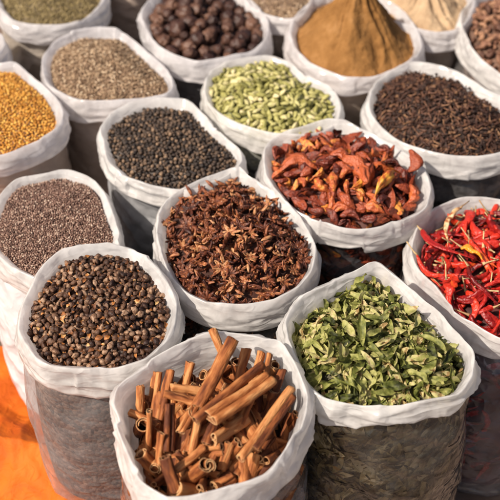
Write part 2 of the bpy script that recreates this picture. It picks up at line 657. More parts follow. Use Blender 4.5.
def orient(nrm, tilt, spin=None, updown=None):
    """random spin about the surface normal plus a random tilt"""
    q = Vector((0, 0, 1)).rotation_difference(nrm)
    sp = Quaternion((0, 0, 1), random.uniform(0, 2 * math.pi) if spin is None else spin)
    a = random.uniform(0, 2 * math.pi)
    tl = Quaternion((math.cos(a), math.sin(a), 0), random.gauss(0, tilt))
    return q @ tl @ sp


def xf(loc, q, s=1.0):
    m = q.to_matrix().to_4x4() * 1.0
    m = Matrix.LocRotScale(Vector(loc), q, Vector((s, s, s)))
    return m


def wall_points(o, n, zlo, zhi, front_only=True):
    """points just inside the plastic on the sides that can be seen"""
    out = []
    for _ in range(n):
        th = random.uniform(-math.pi * 1.0, 0.0) if front_only else random.uniform(-math.pi, math.pi)
        z = random.uniform(zlo, zhi)
        t = 1 - z / (o.h - 0.03)
        out.append((th, z, body_r(o, th, max(0, t))))
    return out


def wallp(o, th, z, r):
    t = 1 - z / (o.h - 0.03)
    return Vector((o.cx + r * math.cos(th) + o.lean[0] * t, o.cy + r * math.sin(th) + o.lean[1] * t, z))


def wall_q(th, flat=True):
    """orientation whose local z points outwards from the wall, random spin"""
    nrm = Vector((math.cos(th), math.sin(th), 0))
    q = Vector((0, 0, 1)).rotation_difference(nrm)
    return q @ Quaternion((0, 0, 1), random.uniform(0, 2 * math.pi)) @ Quaternion((1, 0, 0), random.gauss(0, 0.18))


CAMP = Vector((0, 0, CAMZ))


def spread(heap, protos, meshes, name, label, cat, group, dmin, lift, tilt, limit=300, filler=None, m=0.0, sc_=(0.85, 1.15),
           roll=False, jit=0.0, sel=None, kids=None):
    """top layer: individuals (nearest `limit`), the rest returned for merging, plus a denser filler layer"""
    pts = heap.scatter(dmin, m)
    pts.sort(key=lambda p: (Vector((p[0], p[1], H)) - CAMP).length)
    rest = []
    for i, (x, y) in enumerate(pts):
        nrm = heap.normal(x, y)
        q = orient(nrm, tilt)
        if roll: q = q @ Quaternion((1, 0, 0), random.uniform(0, 2 * math.pi))
        k = random.randrange(len(protos))
        s = random.uniform(*sc_)
        loc = Vector((x, y, heap.z(x, y))) + nrm * (lift + random.uniform(-jit, jit))
        M = Matrix.LocRotScale(loc, q, Vector((s, s, s)))
        if dmin > 0.012:       # keep both ends of a long piece inside the bag
            x0, x1 = protos[k].v[:, 0].min(), protos[k].v[:, 0].max()
            for attempt in range(14):
                if all(heap.inside(e.x, e.y, -0.004) for e in (M @ Vector((x0, 0, 0)), M @ Vector((x1, 0, 0)))): break
                q = Quaternion((0, 0, 1), random.uniform(0.3, 6)) @ q
                M = Matrix.LocRotScale(loc, q, Vector((s, s, s)))
            else:
                s *= 0.6
                M = Matrix.LocRotScale(loc, q, Vector((s, s, s)))
        if i < limit:
            ob = link(name, meshes[k])
            ob.matrix_world = M
            tag(ob, label, cat, group)
            if kids: kids(ob, k)
        else:
            rest.append((k, M))
    if filler:
        fd, flift, ftilt = filler
        for x, y in heap.scatter(fd, m - 0.003):
            nrm = heap.normal(x, y)
            q = orient(nrm, ftilt)
            if roll: q = q @ Quaternion((1, 0, 0), random.uniform(0, 2 * math.pi))
            k = random.randrange(len(protos)); s = random.uniform(*sc_)
            rest.append((k, Matrix.LocRotScale(Vector((x, y, heap.z(x, y))) + nrm * flift, q, Vector((s, s, s)))))
    return rest


# ================================================================== the ground
def ground_mat():
    m, n, l = newmat('packed_earth')
    out = n.new('ShaderNodeOutputMaterial'); b = n.new('ShaderNodeBsdfPrincipled')
    tc = n.new('ShaderNodeTexCoord')
    nz = n.new('ShaderNodeTexNoise'); nz.inputs['Scale'].default_value = 9; nz.inputs['Detail'].default_value = 8
    l.new(tc.outputs['Object'], nz.inputs['Vector'])
    r = ramp(n, [(0.3, (0.08, 0.05, 0.036)), (0.7, (0.20, 0.135, 0.10))])
    l.new(nz.outputs[0], r.inputs[0]); l.new(r.outputs[0], b.inputs['Base Color'])
    b.inputs['Roughness'].default_value = 0.9
    bp = n.new('ShaderNodeBump'); bp.inputs['Distance'].default_value = 0.01
    l.new(nz.outputs[0], bp.inputs['Height']); l.new(bp.outputs[0], b.inputs['Normal'])
    l.new(b.outputs[0], out.inputs[0])
    return m


gm = bpy.data.meshes.new('ground')
gm.from_pydata([(-40, -40, 0), (40, -40, 0), (40, 60, 0), (-40, 60, 0)], [], [(0, 1, 2, 3)])
gm.materials.append(ground_mat())
tag(link('ground', gm), 'dark packed ground under the spice bags', 'ground', kind='structure')


def cloth_mat():
    m, n, l = newmat('orange_cloth')
    out = n.new('ShaderNodeOutputMaterial'); b = n.new('ShaderNodeBsdfPrincipled')
    tc = n.new('ShaderNodeTexCoord')
    nz = n.new('ShaderNodeTexNoise'); nz.inputs['Scale'].default_value = 11; nz.inputs['Detail'].default_value = 6; nz.inputs['Distortion'].default_value = 1.0
    l.new(tc.outputs['Object'], nz.inputs['Vector'])
    r = ramp(n, [(0.3, (0.40, 0.070, 0.004)), (0.55, (0.52, 0.115, 0.007)), (0.78, (0.60, 0.165, 0.018))])
    l.new(nz.outputs[0], r.inputs[0]); l.new(r.outputs[0], b.inputs['Base Color'])
    b.inputs['Roughness'].default_value = 0.7
    b.inputs['Specular IOR Level'].default_value = 0.2
    n2 = n.new('ShaderNodeTexNoise'); n2.inputs['Scale'].default_value = 45; n2.inputs['Detail'].default_value = 5; n2.inputs['Distortion'].default_value = 1.2
    l.new(tc.outputs['Object'], n2.inputs['Vector'])
    bp = n.new('ShaderNodeBump'); bp.inputs['Strength'].default_value = 0.7; bp.inputs['Distance'].default_value = 0.006
    l.new(n2.outputs[0], bp.inputs['Height']); l.new(bp.outputs[0], b.inputs['Normal'])
    l.new(b.outputs[0], out.inputs[0])
    return m


def cloth_pt(u, v):
    x = -0.85 + u * 0.72
    y = 0.25 + v * 0.85
    wx, wy = x + 0.05 * nz3(x * 4, y * 4, 2), y + 0.05 * nz3(x * 4, y * 4, 8)
    a = (1 - abs(nz3(wx * 3.4 + wy * 1.5, wy * 5.0, 1.5)) * 2.6) * 0.030
    b = vor(wx * 13 + wy * 5, wy * 9, 4.2)[0] * 0.030
    c = vor(wx * 30, wy * 26 + wx * 9, 9)[0] * 0.008
    edge = min(u, v, 1 - u, 1 - v)
    return (x, y, 0.006 + max(0, a + b + c) * min(1, edge * 10 + 0.12))


cl = grid(260, 300, cloth_pt)
tag(link('orange_cloth', to_mesh('orange_cloth', cl, [cloth_mat()])), 'rumpled bright orange cloth spread on the ground at the left', 'cloth')

# ================================================================== pieces of every spice
DARK = core_mat('packed_dark_filling', (0.02, 0.012, 0.009), (0.06, 0.035, 0.022), 120)

# --- dark round pods (front left bag)
def pod_nut(sd):
    w_ = random.uniform(0.0070, 0.0096)
    L = w_ * random.uniform(1.15, 1.6)
    return pod(L, w_, lambda s: [0.12, 0.55, 0.86, 1.0, 0.98, 0.80, 0.42, 0.10][min(7, int(s * 7 + 0.01))], ns=8, nt=12,
               cs=lambda th, s: 1 + 0.10 * math.cos(3 * th + sd) - 0.14 * max(0, math.cos(th + s)) ** 6, lump=0.32, seed=sd, flat=0.9)
NUT = [pod_nut(i) for i in range(7)]
def husk(sd):
    L = random.uniform(0.008, 0.014)
    a = random.uniform(0.4, 1.2)
    def fn(u, v):
        x = (u - 0.5) * L
        wv = (v - 0.5) * L * 0.7 * math.sin(math.pi * min(1, u * 0.9 + 0.08))
        return (x + nz3(u * 3, v * 3, sd) * 0.002, wv, a * wv * wv * 160 + 0.003 * math.sin(u * 3) + 0.0015 * nz3(u * 4, v * 4, sd + 3))
    return grid(5, 4, fn)
HUSK = [husk(i) for i in range(5)]
m_nut = piece_mat('dark_pod_skin', [(0.0, (0.022, 0.008, 0.005)), (0.4, (0.075, 0.033, 0.017)), (0.75, (0.17, 0.088, 0.049)), (1.0, (0.34, 0.21, 0.13))], 0.5, 260, 0.30, 0.6, spec=0.35)
m_husk = piece_mat('dry_husk', [(0.0, (0.07, 0.025, 0.010)), (0.5, (0.22, 0.075, 0.018)), (0.88, (0.38, 0.14, 0.03)), (1.0, (0.48, 0.30, 0.12))], 0.6, 200, 0.25, 0.4)

# --- star anise
def carpel(ang, L, wid, up, open_, sd):
    rings = []
    ns = 8
    for i in range(ns):
        s = i / (ns - 1)
        x = 0.0012 + s * L
        wv = wid * (math.sin(math.pi * min(1, 0.12 + s * 0.86)) ** 0.75)
        if s > 0.98: wv = wid * 0.06
        hgt = wid * 1.0 * (0.5 + 0.6 * math.sin(math.pi * min(1, s * 0.9 + 0.08)))
        if s > 0.98: hgt *= 0.25
        zc = up * L * s * s + 0.0015 * (s ** 3)
        o_ = open_ * math.sin(math.pi * min(1, s * 1.0))
        pts = [(-wv * o_ * 0.9, hgt * 0.55), (-wv * 0.95, hgt * 0.15), (-wv * 0.45, -hgt * 0.55), (0, -hgt * 0.75), (wv * 0.45, -hgt * 0.55), (wv * 0.95, hgt * 0.15), (wv * o_ * 0.9, hgt * 0.55), (0, -hgt * 0.25)]
        jy = 0.0006 * nz3(s * 4, sd, ang)
        rings.append([(x, p[0] + jy, zc + p[1]) for p in pts])
    g = skin_rings(rings)
    c = [g]
    if open_ > 0.45:
        sd_ = ball2(wid * 1.25, 5, 6, 0.0, 0, 1.35, 0.8, 0.8)
        sd_.v += np.array([L * 0.48, 0, up * L * 0.25 + wid * 0.12])
        sd_.m[:] = 1
        c.append(sd_)
    g = join(c)
    ca, sa = math.cos(ang), math.sin(ang)
    X = g.v[:, 0].copy(); Y = g.v[:, 1].copy()
    g.v[:, 0] = X * ca - Y * sa; g.v[:, 1] = X * sa + Y * ca
    return g
def anise(sd):
    n = random.choice([7, 8, 8, 8, 9])
    cs = []
    for k in range(n):
        L = random.uniform(0.0125, 0.0180) * (0.75 if random.random() < 0.15 else 1)
        cs.append(carpel(2 * math.pi * k / n + random.uniform(-0.12, 0.12), L, random.uniform(0.0026, 0.0038), random.uniform(-0.05, 0.45), random.uniform(0.2, 1.0), sd + k))
    st = tube([(0, 0, -0.001), (0.001, 0, -0.006), (0.003, 0.001, -0.011)], [0.0012, 0.0008, 0.0008], 5)
    hub = ball2(0.0045, 5, 7, 0.1, sd, 0.6, 1, 1)
    return join(cs + [st, hub])
ANI = [anise(i * 10) for i in range(7)]
def anise_bit(sd):
    return carpel(0, random.uniform(0.013, 0.019), 0.0034, 0.2, random.uniform(0.3, 1), sd)
ANIB = [anise_bit(i) for i in range(4)]
m_ani = piece_mat('star_anise_wood', [(0.0, (0.035, 0.008, 0.004)), (0.45, (0.125, 0.032, 0.012)), (0.8, (0.27, 0.088, 0.034)), (1.0, (0.46, 0.23, 0.105))], 0.5, 150, 0.34, 0.5)
m_seed = piece_mat('anise_seed', [(0.0, (0.12, 0.035, 0.012)), (1.0, (0.40, 0.14, 0.04))], 0.2, 100, 0.1, 0.05, spec=0.6)

# --- dried reddish flower pods (mace like)
def macep(sd):
    L = random.uniform(0.026, 0.040)
    W = L * random.uniform(0.42, 0.58)
    nr = random.choice([4, 5, 6, 7])
    ph = random.uniform(0, 6); pk = random.uniform(0.9, 1.7)
    def prof(s): return 0.10 + 0.95 * math.sin(math.pi * s ** pk) ** 0.7 if 0 < s < 1 else 0.07
    def cs(th, s):
        a = abs(math.sin(nr * 0.5 * th + ph + 1.6 * s))
        w = abs(nz3(math.cos(th) * 2.2 + sd, math.sin(th) * 2.2, s * 3))
        return 0.74 + 0.26 * a ** 0.6 - 0.35 * w * math.sin(math.pi * s)
    return pod(L, W, prof, ns=24, nt=30, cs=cs, bend=random.uniform(-1.0, 1.0), bend2=random.uniform(-0.22, 0.22),
               lump=0.5, seed=sd, flat=random.uniform(0.55, 0.95), twist=random.uniform(-1.2, 1.2))
def petal(sd):
    L = random.uniform(0.022, 0.038); Wd = L * random.uniform(0.3, 0.5); cu = random.uniform(10, 45)
    a1, a2 = random.uniform(-2, 2), random.uniform(0.5, 2.5)
    def fn(u, v):
        x = (u - 0.5) * L
        y = (v - 0.5) * Wd * (0.15 + math.sin(math.pi * min(1, 0.05 + u * 0.93)))
        z = cu * y * y + a2 * 0.008 * math.sin(u * 2.6 + a1) + 0.004 * nz3(u * 4, v * 3, sd)
        return (x, y, z)
    g = grid(9, 7, fn)
    # give the shrivelled petal its thickness
    b = P(g.v - np.array([0, 0, 0.0012]), []); b.tot = g.tot.copy(); b.m = g.m.copy()
    b.idx = g.idx.reshape(-1, 4)[:, ::-1].ravel().copy()
    return join([g, b])
MACE = [macep(i) for i in range(9)] + [petal(i) for i in range(4)]
m_mace = piece_mat('dried_red_flower', [(0.0, (0.055, 0.012, 0.008)), (0.35, (0.19, 0.034, 0.015)), (0.75, (0.38, 0.080, 0.027)), (0.96, (0.52, 0.135, 0.038)), (1.0, (0.64, 0.26, 0.05))], 0.33, 130, 0.20, 1.0, bscale=330, spec=0.5)
m_mace_r = piece_mat('deep_red_dried_flower', [(0.0, (0.17, 0.030, 0.014)), (1.0, (0.40, 0.09, 0.03))], 0.36, 130, 0.2, 1.0, bscale=330)
m_mace_y = piece_mat('yellow_dried_flower', [(0.0, (0.36, 0.07, 0.02)), (0.5, (0.56, 0.20, 0.03)), (1.0, (0.70, 0.36, 0.05))], 0.4, 110, 0.9, 0.4)

# --- chillies
def chilli(sd, L=None):
    L = L or random.uniform(0.050, 0.080)
    W = random.uniform(0.0095, 0.0145)
    ph = random.uniform(0, 6)
    fl = random.uniform(0.2, 0.45)
    def prof(s):
        if s <= 0: return 0.2
        if s >= 1: return 0.04
        return min(1, 0.45 + s * 5) * (1 - s ** 2.0 * 0.93) * (1 + 0.22 * nz3(s * 8, sd, 0))
    g = pod(L, W, prof, ns=40, nt=20, cs=lambda th, s: (1 + fl * math.cos(2 * th + ph + 3.5 * s)) * (1 - 0.30 * abs(nz3(math.cos(th) * 1.6 + sd, math.sin(th) * 1.6, s * 9)) - 0.16 * abs(nz3(math.cos(th) * 3 + sd, math.sin(th) * 3, s * 22))),
            bend=random.uniform(-1.0, 1.0), bend2=random.uniform(-0.2, 0.2), lump=0.35, seed=sd, flat=random.uniform(0.6, 0.9))
    # kinks along the length
    k1, k2 = random.uniform(2, 4), random.uniform(0, 9)
    for a in range(len(g.v)):
        s_ = g.v[a, 0] / L
        g.v[a, 1] += 0.004 * nz3(s_ * k1, k2, 1); g.v[a, 2] += 0.004 * nz3(s_ * k1, k2, 7)
    return g
CHI = [chilli(i) for i in range(10)]
CHIE = []       # where each stem starts
for g in CHI:
    e = g.v[:20].mean(axis=0)
    CHIE.append(e)
def stem(e):
    a, b = random.uniform(-0.008, 0.008), random.uniform(0.0, 0.014)
    p = [(e[0] + 0.001, e[1], e[2]), (e[0] - 0.006, e[1] + a * 0.2, e[2] + b * 0.2), (e[0] - 0.014, e[1] + a * 0.6, e[2] + b * 0.6), (e[0] - 0.022, e[1] + a, e[2] + b)]
    return tube(p, [0.0026, 0.0013, 0.0009, 0.0011], 6)
STEM = [stem(e) for e in CHIE]
m_chi = piece_mat('dried_chilli_skin', [(0.0, (0.10, 0.005, 0.005)), (0.4, (0.30, 0.010, 0.008)), (0.8, (0.52, 0.028, 0.013)), (0.98, (0.58, 0.042, 0.015)), (1.0, (0.64, 0.09, 0.02))], 0.34, 60, 0.16, 0.9, bscale=240, spec=0.45)
m_chip = piece_mat('pale_chilli_skin', [(0.0, (0.30, 0.08, 0.03)), (0.5, (0.50, 0.28, 0.12)), (1.0, (0.66, 0.50, 0.30))], 0.4, 110, 0.9, 0.4)
m_chio = piece_mat('orange_chilli_skin', [(0.0, (0.68, 0.10, 0.01)), (1.0, (0.78, 0.27, 0.02))], 0.35, 70, 0.4, 0.3)
m_stem = piece_mat('dry_stem', [(0.0, (0.28, 0.16, 0.07)), (1.0, (0.55, 0.40, 0.20))], 0.6, 200, 0.2, 0.3)

# --- leaves
def leaf(sd):
    L = random.uniform(0.026, 0.046); Wd = L * random.uniform(0.19, 0.33)
    fold = random.uniform(0.1, 1.1); curl = random.uniform(-1.2, 1.2); tw = random.uniform(-0.8, 0.8)
    wv = random.uniform(0.0005, 0.0028)
    def fn(u, v):
        s = u
        prof = (math.sin(math.pi * min(1, s ** 0.85)) ** 0.8) if 0 < s < 1 else 0.0
        y = (v - 0.5) * Wd * (prof + 0.03)
        a = curl * (s - 0.5)
        if abs(curl) > 0.05:
            x = L / curl * math.sin(a); z = L / curl * (1 - math.cos(a))
        else:
            x = (s - 0.5) * L; z = 0
        z2 = fold * abs(y) + wv * math.sin(s * 11 + v * 4 + sd)
        t = tw * (s - 0.5)
        return (x, y * math.cos(t) - z2 * math.sin(t), z + y * math.sin(t) + z2 * math.cos(t))
    return grid(11, 5, fn)
LEAF = [leaf(i) for i in range(14)]
m_leaf = piece_mat('dried_leaf', [(0.0, (0.028, 0.032, 0.008)), (0.25, (0.115, 0.130, 0.026)), (0.5, (0.29, 0.29, 0.078)), (0.75, (0.47, 0.44, 0.16)), (0.93, (0.58, 0.49, 0.25)), (1.0, (0.34, 0.22, 0.09))], 0.55, 150, 0.22, 0.35, bscale=300, transl=0.3, spec=0.3)
m_leaf_wall = piece_mat('pressed_leaf', [(0.0, (0.07, 0.045, 0.018)), (0.4, (0.27, 0.19, 0.072)), (0.75, (0.52, 0.39, 0.17)), (1.0, (0.74, 0.58, 0.33))], 0.55, 110, 0.22, 0.35, bscale=300)

# --- cinnamon
def quill_section(Rr, kind):
    th = Rr * 0.13
    c = []
    if kind == 0:      # single scroll
        n = 34
        for i in range(n):
            a = i / (n - 1) * math.pi * 3.3
            r = Rr * (1 - 0.22 * a / math.pi * 0.62)
            c.append((r * math.cos(a), r * math.sin(a)))
    else:              # both edges roll inwards
        n = 17
        right = []
        for i in range(n):
            ps = i / (n - 1) * R(430)
            r = Rr * 0.56 * (1 - 0.42 * ps / R(430))
            a = R(-105) + ps
            right.append((Rr * 0.47 + r * math.cos(a), r * math.sin(a)))
        left = [(-x, y) for x, y in right]
        c = left[::-1] + right
    out, inn = [], []
    for i in range(len(c)):
        a = c[max(0, i - 1)]; b = c[min(len(c) - 1, i + 1)]
        d = Vector((b[0] - a[0], b[1] - a[1])).normalized()
        nrm = (d.y, -d.x)
        out.append((c[i][0] + nrm[0] * th * 0.5, c[i][1] + nrm[1] * th * 0.5))
        inn.append((c[i][0] - nrm[0] * th * 0.5, c[i][1] - nrm[1] * th * 0.5))
    return out + inn[::-1]
def quill(L, D, kind, sd):
    sec = quill_section(D / 2, kind)
    n = len(sec); h = n // 2
    ns = 26
    v, f, mi = [], [], []
    b1, b2 = random.uniform(-0.025, 0.025), random.uniform(-0.012, 0.012)
    tw = random.uniform(-0.9, 0.9); tp = random.uniform(-0.22, 0.22)
    ov = random.uniform(0.85, 1.0)
    for i in range(ns):
        s = i / (ns - 1)
        sc_ = 1 + tp * 0.6 * (s - 0.5) + 0.06 * nz3(s * 3.2, sd, 1)
        t = tw * s
        cy = b1 * L * (4 * (s - 0.5) ** 2) + 0.0006 * nz3(s * 5, sd, 4); cz = b2 * L * math.sin(s * 5) + 0.0006 * nz3(s * 5, sd, 6)
        for j, (y, z) in enumerate(sec):
            jj = j if j < h else n - 1 - j
            e = 0.0022 * nz3(jj * 0.22, sd * 2.1, 3 if i else 8) if i in (0, ns - 1) else 0
            q = 1 + 0.06 * nz3(s * 5, jj * 0.24, sd) + 0.035 * nz3(s * L * 120, jj * 0.9, sd + 3)
            # cracks and flakes along the free edge
            y_, z_ = y * sc_ * q, z * sc_ * q * ov
            v.append(((s - 0.5) * L + e, cy + y_ * math.cos(t) - z_ * math.sin(t), cz + y_ * math.sin(t) + z_ * math.cos(t)))
    for i in range(ns - 1):
        for j in range(n):
            k = (j + 1) % n
            f.append((i * n + j, i * n + k, (i + 1) * n + k, (i + 1) * n + j)); mi.append(0 if j < h else 1)
    for i in (0, ns - 1):
        for j in range(h - 1):
            a, b, c, d = i * n + j, i * n + j + 1, i * n + n - 2 - j, i * n + n - 1 - j
            f.append((a, b, c, d) if i else (d, c, b, a)); mi.append(2)
    return P(v, f, mi)
def cinn_mat(name, stops):
    return piece_mat(name, stops, 0.7, 130, 0.50, 1.0, bscale=420, stretch=(0.22, 1, 1), spec=0.3)
m_cin = cinn_mat('cinnamon_bark', [(0.0, (0.09, 0.023, 0.007)), (0.35, (0.23, 0.068, 0.018)), (0.7, (0.37, 0.128, 0.036)), (1.0, (0.52, 0.235, 0.085))])
m_cini = cinn_mat('cinnamon_inside', [(0.0, (0.10, 0.035, 0.012)), (1.0, (0.28, 0.11, 0.04))])
m_cine = cinn_mat('cinnamon_cut_end', [(0.0, (0.42, 0.20, 0.08)), (1.0, (0.68, 0.42, 0.20))])
CM = [m_cin, m_cini, m_cine]

# --- green cardamom
def carda(sd):
    L = random.uniform(0.0150, 0.021); W = L * random.uniform(0.36, 0.46)
    return pod(L, W, lambda s: 0.08 + 0.95 * math.sin(math.pi * min(1, s * 0.97 + 0.015)) ** 0.75, ns=9, nt=18, cs=lambda th, s: 1 + 0.13 * math.cos(3 * th) + 0.05 * math.cos(9 * th), lump=0.35, seed=sd, bend=random.uniform(-0.3, 0.3))
CAR = [carda(i) for i in range(7)]
m_car = piece_mat('green_cardamom_husk', [(0.0, (0.14, 0.13, 0.030)), (0.4, (0.32, 0.295, 0.085)), (0.8, (0.45, 0.41, 0.17)), (1.0, (0.58, 0.50, 0.27))], 0.6, 160, 0.22, 0.7, stretch=(0.3, 1, 1))

# --- peppercorns, grains
PEP = [ball2(random.uniform(0.0058, 0.0075), 7, 9, 0.42, i, freq=2.6) for i in range(6)]
m_pep = piece_mat('black_peppercorn', [(0.0, (0.016, 0.010, 0.007)), (0.5, (0.055, 0.034, 0.022)), (0.85, (0.16, 0.098, 0.058)), (1.0, (0.30, 0.19, 0.11))], 0.45, 500, 0.22, 0.7, spec=0.5)
def grain(L, W, lump, sd, nu=5, nv=6): return ball2(W, nu, nv, lump, sd, L / W, 1, 0.85, 1.8)
MUS = [grain(0.0034, 0.0031, 0.2, i) for i in range(4)]
m_mus = piece_mat('mustard_seed', [(0.0, (0.085, 0.042, 0.028)), (0.5, (0.19, 0.100, 0.070)), (0.85, (0.34, 0.21, 0.15)), (1.0, (0.56, 0.42, 0.32))], 0.42, 300, 0.10, 0.1, spec=0.5)
CUM = [grain(0.0072, 0.0030, 0.3, i) for i in range(4)]
m_cum = piece_mat('brown_seed', [(0.0, (0.13, 0.075, 0.040)), (0.5, (0.29, 0.185, 0.105)), (0.85, (0.44, 0.31, 0.19)), (1.0, (0.60, 0.46, 0.31))], 0.6, 300, 0.15, 0.2)
FEN = [grain(0.0056, 0.0038, 0.3, i) for i in range(4)]
m_fen = piece_mat('golden_seed', [(0.0, (0.36, 0.13, 0.015)), (0.5, (0.62, 0.28, 0.035)), (1.0, (0.80, 0.46, 0.10))], 0.5, 300, 0.12, 0.2)
m_olv = piece_mat('olive_seed', [(0.0, (0.10, 0.070, 0.026)), (0.5, (0.22, 0.160, 0.060)), (1.0, (0.38, 0.29, 0.13))], 0.6, 300, 0.12, 0.2)

# --- cloves
def clove(sd):
    L = random.uniform(0.010, 0.014)
    st = pod(L, 0.0026, lambda s: 0.55 + 0.65 * s, ns=5, nt=6, lump=0.3, seed=sd, bend=random.uniform(-0.3, 0.3))
    ps = [st]
    x = L / 2
    for k in range(4):
        a = k * math.pi / 2 + 0.3
        c, s_ = math.cos(a), math.sin(a)
        ps.append(tube([(x - 0.001, 0, 0), (x + 0.0007, c * 0.0017, s_ * 0.0017), (x + 0.0018, c * 0.0031, s_ * 0.0031)], [0.0013, 0.0010, 0.0003], 4))
    b = ball2(0.0032, 5, 6, 0.1, sd); b.v += np.array([x + 0.0013, 0, 0]); ps.append(b)
    return join(ps)
CLO = [clove(i) for i in range(6)]
m_clo = piece_mat('clove_bud', [(0.0, (0.018, 0.008, 0.005)), (0.5, (0.060, 0.024, 0.014)), (0.85, (0.135, 0.060, 0.033)), (1.0, (0.28, 0.15, 0.075))], 0.5, 300, 0.15, 0.4)

# --- nutmegs, roots, ginger chunks
NUTM = [ball2(random.uniform(0.028, 0.038), 16, 18, 0.34, i, random.uniform(1.0, 1.25), 1, 0.92, 2.8) for i in range(6)]
m_nutm = piece_mat('dark_nutmeg_shell', [(0.0, (0.030, 0.014, 0.011)), (0.5, (0.060, 0.027, 0.019)), (1.0, (0.13, 0.064, 0.040))], 0.45, 60, 0.25, 1.0, bscale=140, spec=0.3)
def knob(sd, s=1.0):
    L = random.uniform(0.030, 0.045) * s
    g = [pod(L, L * 0.45, lambda t: 0.25 + 0.75 * math.sin(math.pi * t) ** 0.5 if 0 < t < 1 else 0.2, ns=12, nt=12, lump=0.8, seed=sd, bend=random.uniform(-0.6, 0.6), bend2=random.uniform(-0.25, 0.25))]
    for k in range(random.choice([1, 2])):
        b = ball2(L * random.uniform(0.32, 0.45), 8, 9, 0.5, sd + k, 1.3)
        b.v += np.array([random.uniform(-0.3, 0.3) * L, random.choice([-1, 1]) * L * 0.2, random.uniform(-0.05, 0.12) * L]); g.append(b)
    return join(g)
ROOT = [knob(i) for i in range(6)]
m_root = piece_mat('dried_root_skin', [(0.0, (0.08, 0.032, 0.018)), (0.5, (0.19, 0.085, 0.048)), (1.0, (0.34, 0.18, 0.10))], 0.6, 90, 0.25, 0.7, bscale=220)


# ================================================================== bags
def outline(px, h=H, seed=1, bulge=0.006, taper=0.006, lean=(0, 0), sag=0.001):
    o = Outline(px, h, seed)
    o.lean = lean
    o.sag, o.sagdir = sag, R(-60)
    o.bulge, o.taper = bulge, taper
    return o


def meshes_of(name, protos, mats): return [to_mesh(name, p, mats) for p in protos]


# ---- 1 dark pods, front left
o = outline([(107, 243), (129, 247), (150, 261), (165, 279), (175, 300), (173, 323), (163, 344), (147, 359), (118, 367), (89, 369), (51, 366), (32, 354), (19, 331), (22, 306), (31, 287), (42, 270), (57, 254), (78, 247)], h=0.378, seed=1, bulge=0.010, taper=-0.014, lean=(-0.004, -0.006), sag=0.0018)
make_bag(o, 'milky clear bag of round dark brown pods beside the orange cloth', shell_mat('milky_plastic_grey', 0.19, (0.62, 0.605, 0.61), 0.22, (1, 1, 1.3), 0.05, 0.25, 0.4), cuff=0.046, inner=0.024)
hp = Heap(o, 0.017, 0.022, 2.2, inset=0.012)
mm = meshes_of('brown_pod', NUT, [m_nut])
rest = spread(hp, NUT, mm, 'brown_pod', 'small round dark brown pod on top of the bag beside the orange cloth', 'pod', 'round brown pods in the front left bag',
              0.0071, 0.002, 0.9, 300, (0.0070, -0.003, 1.2), roll=True, jit=0.003, sc_=(0.8, 1.2))
ex, rn = merge(NUT, rest)
hx = []
for x, y in hp.scatter(0.0088):
    nrm = hp.normal(x, y); s = random.uniform(0.45, 0.85)
    hx.append((random.randrange(5), Matrix.LocRotScale(Vector((x, y, hp.z(x, y))) + nrm * random.uniform(-0.002, 0.0035), orient(nrm, 0.9), Vector((s, s, s)))))
e2, r2 = merge(HUSK, hx); e2.m += 1
e3, r3 = merge(NUT, [(0, Matrix.LocRotScale(Vector((o.cx, o.cy, 0.2)), Quaternion(), Vector((1, 1, 1))))])
hp.core(core_mat('pod_filling', (0.015, 0.008, 0.006), (0.20, 0.13, 0.095), 170, 1.0), 'brown_pods', 'mass of small dark brown pods and husks filling the front left bag', 'pods', join([ex, e2, e3]), np.concatenate([rn, r2, r3]), [m_nut, m_husk])

# ---- 2 leaves, front right
o = outline([(377, 261, 0.006), (397, 275), (425, 302), (452, 328), (474, 350), (472, 372), (455, 393), (415, 403), (375, 405), (328, 395), (303, 374), (291, 347), (286, 322), (302, 298), (335, 281), (362, 266, 0.004)], h=0.395, seed=2, bulge=0.012, taper=-0.022, lean=(0.014, 0))
make_bag(o, 'clear bag of dried green leaves at the front right', shell_mat('clear_plastic_leaf', 0.05, (0.66, 0.64, 0.60), 1.1, (1, 1, 1.0), 0.05, 0.10, 0.7), cuff=0.040, inner=0.040, wr=1.25, bwr=1.3)
hp = Heap(o, 0.030, 0.036, 2.0, inset=0.013, lumps=0.006)
mm = meshes_of('dried_leaf', LEAF, [m_leaf])
rest = spread(hp, LEAF, mm, 'dried_leaf', 'narrow curled dried green leaf lying on the leaf heap', 'leaf', 'dried green leaves in the front right bag',
              0.0108, 0.006, 0.75, 300, (0.0076, -0.001, 0.9), jit=0.006, sc_=(0.65, 1.25))
ex, rn = merge(LEAF, rest)
wl = []
for th, z, r in wall_points(o, 1500, 0.0, 0.33):
    d = 0.011 + random.random() * 0.006
    wl.append((random.randrange(14), Matrix.LocRotScale(wallp(o, th, z, r - d), wall_q(th), Vector((1.5, 1.6, 0.4)))))
e2, r2 = merge(LEAF, wl); e2.m += 1
hp.core(core_mat('packed_leaf_filling', (0.03, 0.03, 0.012), (0.08, 0.065, 0.03), 90), 'dried_leaves', 'mass of dried leaves filling the clear bag at front right', 'leaves', join([ex, e2]), np.concatenate([rn, r2]), [m_leaf, m_leaf_wall], drop=0.010, body_off=-0.018)

